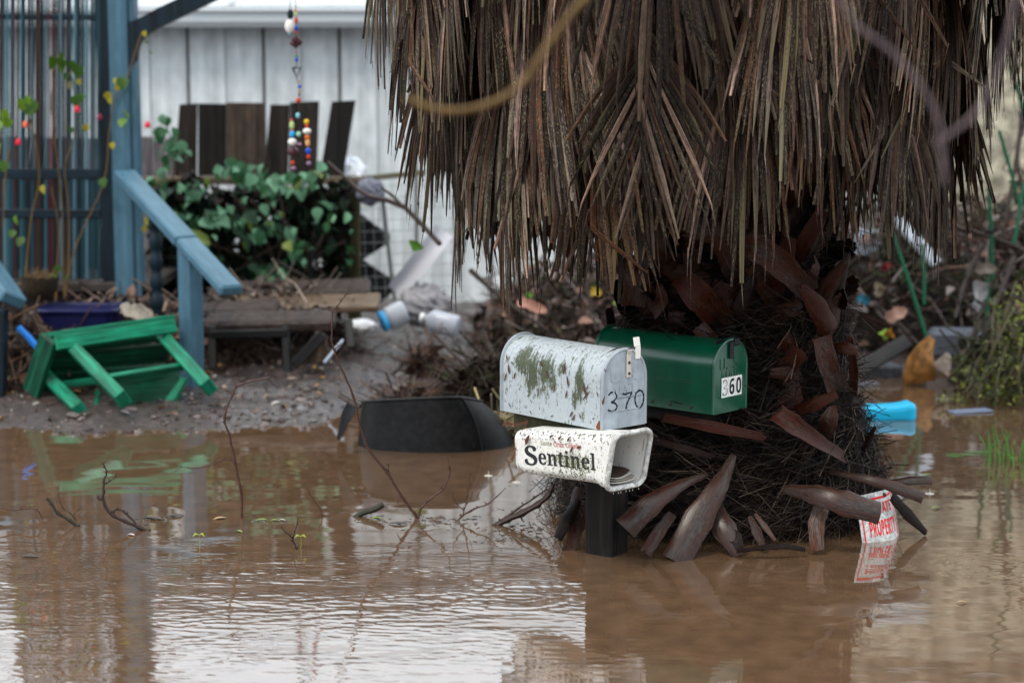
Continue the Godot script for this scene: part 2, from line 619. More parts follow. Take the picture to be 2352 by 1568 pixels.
func _ready() -> void:
	rng.seed = 20230
	var cam := Camera3D.new()
	cam.name = "camera"
	cam.position = Vector3(0, CAM_H, 0)
	cam.rotation = Vector3(-PITCH, 0, 0)
	cam.fov = rad_to_deg(2.0 * atan(784.0 / F))
	cam.near = 0.05
	cam.far = 400.0
	var lens := CameraAttributesPhysical.new()
	lens.frustum_focal_length = 70.0
	lens.frustum_focus_distance = 5.55
	lens.frustum_near = 0.05
	lens.frustum_far = 400.0
	lens.exposure_aperture = 2.4
	cam.attributes = lens
	add_child(cam)
	cam.current = true

	var env := Environment.new()
	var sky := ProceduralSkyMaterial.new()
	sky.sky_top_color = Color(0.93, 0.97, 1.0)
	sky.sky_horizon_color = Color(0.57, 0.59, 0.62)
	sky.sky_curve = 0.22
	sky.ground_bottom_color = Color(0.25, 0.2, 0.16)
	sky.ground_horizon_color = Color(0.5, 0.47, 0.44)
	sky.sky_energy_multiplier = 1.34
	env.background_mode = Environment.BG_SKY
	env.sky = Sky.new()
	env.sky.sky_material = sky
	env.tonemap_mode = Environment.TONE_MAPPER_LINEAR
	env.tonemap_exposure = 1.42
	env.sdfgi_enabled = true
	env.ssao_enabled = true
	env.ssil_enabled = true
	var we := WorldEnvironment.new()
	we.name = "environment"
	we.environment = env
	add_child(we)
	var sun := DirectionalLight3D.new()
	sun.name = "sun"
	sun.light_energy = 0.5
	sun.light_angular_distance = 14.0
	sun.light_color = Color(1.0, 0.97, 0.92)
	sun.rotation_degrees = Vector3(-57, -36, 0)
	sun.shadow_enabled = true
	add_child(sun)

	make_textures()
	ground()
	water()
	white_house()
	cream_house()
	palm()
	mailboxes()
	yard_left()
	yard_middle()
	yard_right()
	twigs()

# ================================================================ ground and water
func shore(x: float) -> float:
	var s := lerpf(7.44, 8.62, smoothstep(-0.80, -0.42, x))
	s = lerpf(s, 8.85, smoothstep(0.8, 1.4, x))
	return s + 0.05 * sin(x * 5.1) + 0.03 * sin(x * 13.0 + 1.0) + 0.07 * ground_noise.get_noise_2d(x * 3.0, 3.0) + 0.05 * ground_noise.get_noise_2d(x * 11.0, 9.0)

var ground_noise: FastNoiseLite
func ground_h(x: float, z: float) -> float:
	var d := -z - shore(x)
	var h: float
	if d < 0.0: h = maxf(d * 0.28, -0.40)
	else: h = lerpf(0.034, 0.012, smoothstep(-0.75, -0.5, x)) * smoothstep(0.0, 0.35, d) + 0.022 * minf(d, 4.0) * lerpf(1.0, smoothstep(0.5, 1.5, d), smoothstep(-0.8, -0.5, x))
	return h + 0.009 * ground_noise.get_noise_2d(x * 9.0, z * 9.0) + 0.032 * ground_noise.get_noise_2d(x * 1.6 + 40.0, z * 3.2) * smoothstep(-0.2, 0.6, d)

func axis(stops: Array) -> PackedFloat32Array:      # [from, step, to, step, to ...]
	var o := PackedFloat32Array()
	var a: float = stops[0]
	for i in range(1, stops.size(), 2):
		while a < stops[i + 1] - 1e-4:
			o.append(a)
			a += stops[i]
		a = stops[i + 1]
	o.append(a)
	return o

func field(xs: PackedFloat32Array, zs: PackedFloat32Array, h: Callable) -> ArrayMesh:
	var nx := xs.size()
	var nz := zs.size()
	var v := PackedVector3Array()
	var nr := PackedVector3Array()
	var uv := PackedVector2Array()
	v.resize(nx * nz); nr.resize(nx * nz); uv.resize(nx * nz)
	var k := 0
	for z in zs:
		for x in xs:
			v[k] = Vector3(x, h.call(x, z), z)
			uv[k] = Vector2(x, z)
			k += 1
	for j in nz:
		for i in nx:
			var a := v[j * nx + maxi(i - 1, 0)]
			var b := v[j * nx + mini(i + 1, nx - 1)]
			var c := v[maxi(j - 1, 0) * nx + i]
			var d := v[mini(j + 1, nz - 1) * nx + i]
			var n := (d - c).cross(b - a).normalized()
			nr[j * nx + i] = n if n.y > 0 else -n
	var idx := PackedInt32Array()
	idx.resize((nx - 1) * (nz - 1) * 6)
	k = 0
	for j in nz - 1:
		for i in nx - 1:
			var a := j * nx + i
			# z grows with j: clockwise seen from above is a, a+1, a+nx+1
			idx[k] = a; idx[k + 1] = a + 1; idx[k + 2] = a + nx + 1
			idx[k + 3] = a; idx[k + 4] = a + nx + 1; idx[k + 5] = a + nx
			k += 6
	var arr := []
	arr.resize(Mesh.ARRAY_MAX)
	arr[Mesh.ARRAY_VERTEX] = v
	arr[Mesh.ARRAY_NORMAL] = nr
	arr[Mesh.ARRAY_TEX_UV] = uv
	arr[Mesh.ARRAY_INDEX] = idx
	var m := ArrayMesh.new()
	m.add_surface_from_arrays(Mesh.PRIMITIVE_TRIANGLES, arr)
	return m

func ground() -> void:
	ground_noise = FastNoiseLite.new()
	ground_noise.seed = 4
	ground_noise.frequency = 1.0
	ground_noise.fractal_octaves = 3
	var xs := axis([-120, 20, -20, 4, -4, 0.05, 4, 4, 20, 20, 120])
	var zs := axis([-140, 20, -20, 2, -14, 0.05, -7, 0.5, -4, 6, 20, 20, 60])
	var mud := M("wet_mud", Color(0.40, 0.355, 0.345), 0.15, {"albedo_texture": tex.mud, "uv1_triplanar": true, "uv1_world_triplanar": true, "uv1_scale": Vector3.ONE * 2.6, "heightmap_enabled": true, "heightmap_texture": tex.mud, "heightmap_scale": 0.8, "metallic_specular": 0.65})
	struct("ground", field(xs, zs, ground_h), mud)
	# leaf litter and stone chips on the bank: nobody could count them
	var leaf := MB.new()
	leaf.blade([Vector3(0, 0, -0.5), Vector3(0, 0.08, -0.1), Vector3(0, 0.1, 0.2), Vector3(0, 0.02, 0.5)], [0.05, 0.42, 0.36, 0.04], Vector3.UP, 0.15, 0.02, 3)
	var where := []
	var cols := []
	var kinds := [Color(0.10, 0.055, 0.035), Color(0.16, 0.10, 0.07), Color(0.06, 0.035, 0.025), Color(0.23, 0.17, 0.13), Color(0.30, 0.16, 0.05), Color(0.33, 0.30, 0.27)]
	for i in 4200:
		var x := rr(-2.6, 3.0)
		var d := shore(x) + pow(rng.randf(), 0.75) * 3.2 + 0.03
		var h := ground_h(x, -d)
		if h < 0.004 or (x > -0.75 and x < 0.25 and rng.randf() < 0.85): continue
		var s := rr(0.012, 0.05)
		var b := Basis.from_euler(Vector3(rr(-0.5, 0.5), rr(0, TAU), rr(-0.5, 0.5))).scaled(Vector3.ONE * s)
		where.append(Transform3D(b, Vector3(x, h + s * 0.1, -d)))
		cols.append(kinds[rng.randi() % 6] * rr(0.7, 1.2))
	var clod := MB.new()
	clod.lathe([Vector2(0, -0.4), Vector2(0.8, -0.2), Vector2(1.0, 0.1), Vector2(0.6, 0.45), Vector2(0, 0.6)], Transform3D(), 7)
	for i in clod.v.size(): clod.v[i] *= 1.0 + 0.25 * sin(clod.v[i].x * 5.0 + clod.v[i].z * 7.0)
	var cw := []
	var cc := []
	for i in 1500:
		var x := rr(-2.4, 1.2)
		var d := shore(x) + pow(rng.randf(), 1.6) * 1.6 - 0.04
		var s := rr(0.004, 0.011) * (1.0 if rng.randf() < 0.9 else 2.2)
		cw.append(Transform3D(Basis(Vector3.UP, rr(0, TAU)).scaled_local(Vector3(s * rr(0.8, 2.0), s, s)), Vector3(x, maxf(ground_h(x, -d), -0.002), -d)))
		cc.append([Color(0.05, 0.034, 0.028), Color(0.09, 0.07, 0.06), Color(0.03, 0.02, 0.016), Color(0.16, 0.13, 0.12)][rng.randi() % 4])
	tag(many("mud_clods", clod, M("clods", Color.WHITE, 0.3, {"vertex_color_use_as_albedo": true}), cw, cc, self), "small wet mud clods and pebbles along the shoreline of the bank", "mud")
	var ll := many("leaf_litter", leaf, M("litter", Color.WHITE, 0.55, {"vertex_color_use_as_albedo": true}), where, cols, self)
	tag(ll, "dead brown leaves and chips scattered over the wet mud bank", "leaf litter")

var rings := [[0.02, -5.12, 0.15], [1.33, -5.38, 0.13], [0.72, -5.02, 0.20], [0.30, -5.60, 0.09], [1.02, -5.46, 0.09], [1.75, -6.05, 0.12]]
var wave: FastNoiseLite
func water_h(x: float, z: float) -> float:
	var d := -z
	# choppier towards the left foreground, nearly still in the lee of the palm
	var rough := 0.10 + 0.80 * smoothstep(0.75, 0.1, x) * smoothstep(6.1, 5.1, d) + 0.45 * smoothstep(1.1, 1.7, x) * smoothstep(6.2, 5.2, d) * smoothstep(4.2, 4.8, d)
	var big := wave.get_noise_2d(x * 2.2 + 9.0, z * 5.0)
	rough *= clampf(0.75 + 0.9 * big, 0.15, 1.5)
	var h := rough * (0.00045 * wave.get_noise_2d(x * 11.0 + 1.5 * big, z * 32.0) + 0.00028 * wave.get_noise_2d(x * 26.0 + 70.0, z * 62.0)) + 0.0005 * big
	for r in rings:
		var q := Vector2(x - r[0], z - r[1]).length()
		if q < r[2] + 0.05:
			var e: float = (q - r[2]) / 0.035
			h += 0.00022 * sin(q * 150.0) * exp(-e * e) + 0.00012 * sin(q * 190.0) * exp(-pow((q - r[2] * 0.5) / 0.03, 2.0))
	return h

func water() -> void:
	wave = FastNoiseLite.new()
	wave.seed = 19
	wave.noise_type = FastNoiseLite.TYPE_SIMPLEX_SMOOTH
	wave.frequency = 1.0
	wave.fractal_octaves = 2
	var xs := axis([-90, 10, -10, 2, -2, 0.014, 2.1, 2, 10, 10, 90])
	var zs := axis([-11, 0.1, -9.2, 0.03, -7.2, 0.014, -5.7, 0.0065, -4.2, 0.4, -1, 4, 12, 12, 60])
	var m := M("muddy_water", Color(0.148, 0.084, 0.047), 0.03, {"albedo_texture": tex.silt, "uv1_triplanar": true, "uv1_world_triplanar": true, "uv1_scale": Vector3.ONE * 0.35, "metallic_specular": 0.70, "clearcoat_enabled": true, "clearcoat": 0.6, "clearcoat_roughness": 0.03})
	struct("floodwater", field(xs, zs, water_h), m)

# ================================================================ houses
func plain_poly(pts: Array) -> PackedVector2Array:
	return PackedVector2Array(pts)

func white_house() -> void:
	var z := -10.9
	var eave := pt(600, 62, 10.7).y
	var x0 := -4.2
	var x1 := 2.15
	var paint := M("house_paint", Color(0.84, 0.885, 0.91), 0.6, {"albedo_texture": tex.board, "uv1_scale": Vector3(1.5, 0.8, 1)})
	var dark := M("house_groove", Color(0.22, 0.19, 0.18), 0.8)
	var o := thing("white_house", "white house with vertical board siding and a pale metal roof behind the yard", "house", base_at(Vector3((x0 + x1) / 2.0, 0, z)))
	var back := MB.new()
	back.box(Transform3D(Basis(), Vector3((x0 + x1) / 2.0, eave / 2.0 - 0.1, z - 0.09)), Vector3(x1 - x0, eave + 0.3, 0.12))
	part("wall", back, dark, o)
	# boards: wide grooves and narrow ones take turns
	var at := pt(432, 200, 10.9).x
	var step := pt(519, 200, 10.9).x - at
	var k := int(floor((x0 - at) / step)) + 1
	while at + k * step < x1:
		var l := 0.009 if posmod(k, 2) == 0 else 0.0025
		var r := 0.009 if posmod(k + 1, 2) == 0 else 0.0025
		var b := MB.new()
		var a := at + k * step + l
		var c := minf(at + (k + 1) * step - r, x1)
		b.box(Transform3D(Basis(), Vector3((a + c) / 2.0, eave / 2.0 - 0.1, z - 0.012)), Vector3(c - a, eave + 0.22, 0.025), 0.003)
		part("siding_board", b, paint, o)
		k += 1
	var trim := M("gutter_paint", Color(0.68, 0.72, 0.75), 0.35)
	var g := MB.new()
	# gutter: an ogee run with its lip
	var prof := PackedVector2Array([Vector2(0, 0), Vector2(0.05, 0.0), Vector2(0.075, 0.03), Vector2(0.08, 0.075), Vector2(0.1, 0.085), Vector2(0.1, 0.1), Vector2(0.088, 0.1), Vector2(0.07, 0.09), Vector2(0.0, 0.09)])
	g.slab(prof, Transform3D(Basis(Vector3(0, 0, 1), Vector3.UP, Vector3(-1, 0, 0)), Vector3((x0 + x1) / 2.0, eave, -10.8)), x1 - x0 + 0.3)
	part("gutter", g, trim, o)
	var so := MB.new()
	so.box(Transform3D(Basis(), Vector3((x0 + x1) / 2.0, eave + 0.06, -10.86)), Vector3(x1 - x0 + 0.3, 0.03, 0.2))
	part("soffit", so, paint, o)
	# ribbed metal roof
	var tilt := 0.36
	var roof := part("roof", _roof_sheet(x0 - 0.2, x1 + 0.2, eave + 0.105, -10.76, 3.2, tilt), M("roof_metal", Color(0.52, 0.54, 0.56), 0.4, {"metallic_specular": 0.5, "albedo_texture": tex.board, "uv1_scale": Vector3(0.7, 0.5, 1)}), o)
	for i in 5:
		var rib := MB.new()
		var x := -3.4 + i * 0.95
		rib.beam(Vector3(x, eave + 0.118, -10.77), Vector3(x, eave + 0.118 + 3.1 * sin(tilt), -10.77 - 3.1 * cos(tilt)), 0.03, 0.022, Vector3(0, cos(tilt), sin(tilt)))
		part("standing_seam", rib, mats.roof_metal, roof)

func _roof_sheet(x0: float, x1: float, y: float, z: float, run: float, tilt: float) -> MB:
	var b := MB.new()
	b.beam(Vector3((x0 + x1) / 2.0, y, z), Vector3((x0 + x1) / 2.0, y + run * sin(tilt), z - run * cos(tilt)), x1 - x0, 0.012, Vector3(0, cos(tilt), sin(tilt)), 0.002)
	return b

func cream_house() -> void:
	var z := -11.2
	var o := thing("cream_house", "plain cream stucco house wall at the right edge beyond the brush", "house", base_at(Vector3(4.0, 0, z)))
	var w := MB.new()
	w.box(Transform3D(Basis(), Vector3(4.0, 1.0, z - 0.1)), Vector3(4.8, 2.4, 0.2))
	part("wall", w, grainy("cream_stucco", Color(0.74, 0.66, 0.50), 0.8, 1.2, 0.2), o)
	var f := MB.new()
	f.box(Transform3D(Basis(), Vector3(4.0, 2.28, z + 0.06)), Vector3(5.0, 0.16, 0.1))
	part("fascia", f, M("cream_trim", Color(0.6, 0.55, 0.46), 0.6), o)
	var r := MB.new()
	r.beam(Vector3(4.0, 2.38, z + 0.15), Vector3(4.0, 3.3, z - 2.4), 5.1, 0.05, Vector3.UP)
	part("roof", r, M("brown_shingle", Color(0.09, 0.075, 0.065), 0.85), o)

# ================================================================ palm
const PZ := -6.15
func frond_mesh(sd: int, fresh := false) -> ArrayMesh:
	# a dead fan leaf hanging from its hub at the origin: leaflets joined like a fan near the hub, free and frayed towards the tips
	var g := RandomNumberGenerator.new()
	g.seed = sd * 31 + 5
	var m := MB.new()
	var n := g.randi_range(32, 42)
	var spread := g.randf_range(0.18, 0.38)
	var fuse := g.randf_range(0.52, 0.76)
	var wide := g.randf() < 0.35
	if wide: spread = g.randf_range(0.42, 0.62)
	if fresh: spread = 1.25
	var length := g.randf_range(0.58, 0.74)
	var skew := g.randf_range(-0.12, 0.12)
	var steps := 9
	var wfull := g.randf_range(0.0125, 0.0172) if not fresh else 0.03
	for i in n:
		var q := -1.0 + 2.0 * i / (n - 1)
		var th0 := q * spread + skew
		var ln := length * (1.0 - 0.22 * q * q) * g.randf_range(0.78, 1.06)
		var kink := g.randf_range(-0.9, 0.9) if g.randf() < 0.06 else 0.0
		var kat := g.randf_range(0.55, 0.85)
		if g.randf() < 0.10: ln *= g.randf_range(0.55, 0.8)
		var strip := g.randi() % 32
		var dev := g.randf_range(-0.045, 0.045)
		var out := g.randf_range(-0.05, 0.06)
		var twist := g.randf_range(-0.4, 0.4)
		var blunt := g.randf_range(0.25, 0.8) if g.randf() < 0.4 else g.randf_range(0.04, 0.25)
		var lift := 0.004 * (i % 2) + g.randf_range(-0.004, 0.004)
		var pos := Vector3.ZERO
		var prev := []
		for s in steps + 1:
			var t := float(s) / steps
			var fr := smoothstep(fuse - 0.1, 1.0, t)
			var th := th0 * (1.0 - (0.0 if fresh else 0.30) * fr) + dev * fr + (kink if t > kat else 0.0)
			if s: pos += Vector3(sin(th), -cos(th), 0.42 * (1.0 - t) * (1.0 - t) - 0.04 * t + out * fr) * ln / steps
			var w := wfull * minf(t / fuse, 1.0) * g.randf_range(0.94, 1.06) + 0.003
			if t > fuse: w *= lerpf(1.0, blunt, pow((t - fuse) / (1.0 - fuse), 1.5)) * lerpf(1.0, 0.9, smoothstep(fuse, fuse + 0.12, t))
			var tw := twist * fr
			var side := Vector3(cos(th), sin(th), 0).rotated(Vector3(sin(th), -cos(th), 0), tw)
			var nrm := side.cross(Vector3(sin(th), -cos(th), 0)).normalized()
			if nrm.z < 0: nrm = -nrm
			var c := pos + Vector3(0, 0, lift)
			var fold := w * 0.42
			var u := (strip + 0.08) / 32.0
			var du := 0.84 / 32.0
			var a := m.p(c - side * w * 0.5, Vector2(u, t))
			var b := m.p(c + nrm * fold * 0.5, Vector2(u + du * 0.5, t))
			var b2 := m.p(c + nrm * fold * 0.5, Vector2(u + du * 0.5, t))
			var d := m.p(c + side * w * 0.5, Vector2(u + du, t))
			if s:
				m.quad(prev[0], a, b, prev[1])
				m.quad(prev[2], b2, d, prev[3])
			prev = [a, b, b2, d]
		# split hair at some tips
		if g.randf() < 0.4:
			var e := pos + Vector3(g.randf_range(-0.01, 0.01), -g.randf_range(0.03, 0.10), g.randf_range(-0.01, 0.01))
			var w2 := 0.0022
			var u2 := (strip + 0.5) / 32.0
			var h1 := m.p(pos + Vector3(-w2, 0.01, 0), Vector2(u2, 0.5)); var h2 := m.p(pos + Vector3(w2, 0.01, 0), Vector2(u2 + 0.004, 0.5)); var h3 := m.p(e, Vector2(u2, 0.9))
			m.tri(h1, h2, h3)
	# petiole back to the trunk
	m.tube([Vector3(0, 0.0, 0), Vector3(0, 0.10, -0.03), Vector3(0, 0.2, -0.12), Vector3(0, 0.26, -0.26), Vector3(0, 0.28, -0.42)], [0.012, 0.013, 0.014, 0.016, 0.02], 5)
	return m.mesh()

func palm() -> void:
	var o := thing("palm_tree", "palm tree with thick skirt of dead fan fronds and shaggy trunk in the water", "palm tree", base_at(Vector3(0.70, 0, PZ)))
	var cx := 0.70
	# trunk
	var bark := grainy("palm_bark", Color(0.014, 0.009, 0.007), 0.85, 6.0, 0.6)
	var core := MB.new()
	var prof := []
	for q in [[0.0, -0.45], [0.44, -0.44], [0.44, -0.1], [0.41, 0.05], [0.36, 0.16], [0.29, 0.3], [0.27, 0.45], [0.25, 0.7], [0.235, 1.1], [0.22, 1.8], [0.20, 3.5], [0.0, 3.55]]:
		prof.append(Vector2(q[0], q[1]))
	core.lathe(prof, base_at(Vector3(cx, 0, PZ)), 32)
	for i in core.v.size(): core.v[i].x -= 0.06 * smoothstep(0.35, 0.0, core.v[i].y)
	part("trunk", core, bark, o)

	# skirt
	var dry := []
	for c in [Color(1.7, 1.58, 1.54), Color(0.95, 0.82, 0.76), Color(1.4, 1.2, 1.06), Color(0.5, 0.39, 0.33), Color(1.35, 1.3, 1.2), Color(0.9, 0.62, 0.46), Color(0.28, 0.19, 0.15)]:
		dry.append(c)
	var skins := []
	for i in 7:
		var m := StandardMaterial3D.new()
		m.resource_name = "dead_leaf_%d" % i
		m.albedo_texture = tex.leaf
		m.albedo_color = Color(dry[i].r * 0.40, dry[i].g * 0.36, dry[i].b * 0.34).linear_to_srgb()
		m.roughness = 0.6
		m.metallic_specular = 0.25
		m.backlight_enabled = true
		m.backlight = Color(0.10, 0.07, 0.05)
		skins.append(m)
	var fans := []
	for i in 14: fans.append(frond_mesh(i))
	var sx := 0.585          # the skirt hangs a little to the left of the trunk
	# [tips above the lower edge, tip radius, how many, skins]
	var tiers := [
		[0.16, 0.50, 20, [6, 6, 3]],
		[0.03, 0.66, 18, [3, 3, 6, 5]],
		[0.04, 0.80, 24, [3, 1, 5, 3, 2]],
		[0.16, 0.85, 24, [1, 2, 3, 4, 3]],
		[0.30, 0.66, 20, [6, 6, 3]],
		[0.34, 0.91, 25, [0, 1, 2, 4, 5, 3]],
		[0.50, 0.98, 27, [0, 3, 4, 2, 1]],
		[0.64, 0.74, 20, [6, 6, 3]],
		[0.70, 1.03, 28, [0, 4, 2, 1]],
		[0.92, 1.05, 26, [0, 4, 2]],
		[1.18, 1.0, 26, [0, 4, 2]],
		[1.50, 0.86, 15, [0, 4, 2]],  # from here up unseen, added with the crown to shade the skirt
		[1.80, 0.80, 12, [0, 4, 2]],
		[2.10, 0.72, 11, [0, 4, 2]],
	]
	for k in tiers.size():
		var t: Array = tiers[k]
		for i in t[2]:
			var phi: float = TAU * (i + rr(-0.4, 0.4)) / t[2] + k * 0.37
			phi = wrapf(phi, -PI, PI)
			# lower edge: deepest on the left, shorter in front, parted over the bare trunk at the front right
			var low := lerpf(0.80, 0.625, smoothstep(-0.15, -0.7, phi))
			if phi < -1.7: low = 0.74
			low = lerpf(low, 0.765, smoothstep(0.3, 0.8, phi))
			var parting := exp(-pow((phi - 0.40) / 0.20, 2.0))
			if k < 2 and phi > -0.05 and phi < 0.80: continue
			if k < 2 and parting > 0.7: continue
			low += parting * (0.13 if k < 5 else 0.03)
			var s := rr(0.92, 1.1)
			var rt: float = t[1] + rr(-0.06, 0.04)
			var rh := rt - 0.13
			var tip: float = low + t[0] + rr(-0.02, 0.10)
			var tilt := rr(-0.06, 0.10)
			var b := Basis(Vector3.UP, phi) * Basis(Vector3.RIGHT, -tilt) * Basis(Vector3(0, 0, 1), rr(-0.20, 0.20)) * Basis(Vector3.UP, rr(-0.6, 0.6))
			var at := Vector3(sx + sin(phi) * rh, tip + 0.66 * s, PZ + cos(phi) * rh)
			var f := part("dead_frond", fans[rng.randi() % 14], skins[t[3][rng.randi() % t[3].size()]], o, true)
			f.transform = Transform3D(b.scaled_local(Vector3(s * (1 if rng.randf() < 0.5 else -1), s, s)), at - o.position)

	# living crown, unseen above the picture, added to shade the skirt and trunk
	var leafy := M("palm_green", Color(0.07, 0.12, 0.04), 0.45, {"backlight_enabled": true, "backlight": Color(0.1, 0.16, 0.04)})
	var live := [frond_mesh(101, true), frond_mesh(102, true), frond_mesh(103, true)]
	for i in 44:
		var phi := TAU * i * 0.381966
		var el := lerpf(-0.5, 1.25, i / 43.0)
		var out := Vector3(sin(phi) * cos(el), sin(el), cos(phi) * cos(el))
		var hub := Vector3(sx, 3.45, PZ) + out * rr(0.95, 1.2)
		var m := MB.new()
		m.tube([Vector3(sx, 3.4, PZ), Vector3(sx, 3.45, PZ) + out * 0.6, hub], [0.03, 0.02, 0.014], 6)
		part("petiole", m, leafy, o)
		var f := part("unseen_frond", live[i % 3], leafy, o, true)
		var side := Vector3(cos(phi), 0, -sin(phi))
		f.transform = Transform3D(Basis(side, -out, side.cross(-out)).scaled_local(Vector3.ONE * rr(1.25, 1.5)), hub - o.position)

	# leaf bases left on the trunk
	var skin := []
	for c in [Color(0.56, 0.41, 0.34), Color(0.52, 0.22, 0.13), Color(0.70, 0.62, 0.61), Color(0.14, 0.095, 0.08), Color(1.3, 1.2, 1.1), Color(0.50, 0.42, 0.37)]:
		var m := StandardMaterial3D.new()
		m.resource_name = "leaf_base_skin"
		m.albedo_texture = tex.boot
		m.albedo_color = Color(minf(c.r * 0.6, 1.0), minf(c.g * 0.6, 1.0), minf(c.b * 0.6, 1.0)).linear_to_srgb()
		m.roughness = 0.42
		m.metallic_specular = 0.26
		m.uv1_scale = Vector3(3.2, 1.6, 1)
		m.heightmap_enabled = true
		m.heightmap_texture = tex.boot
		m.heightmap_scale = 0.25
		if skin.size() == 5:
			m.roughness = 0.3
			m.metallic_specular = 0.36
			m.heightmap_scale = 0.08
		skin.append(m)
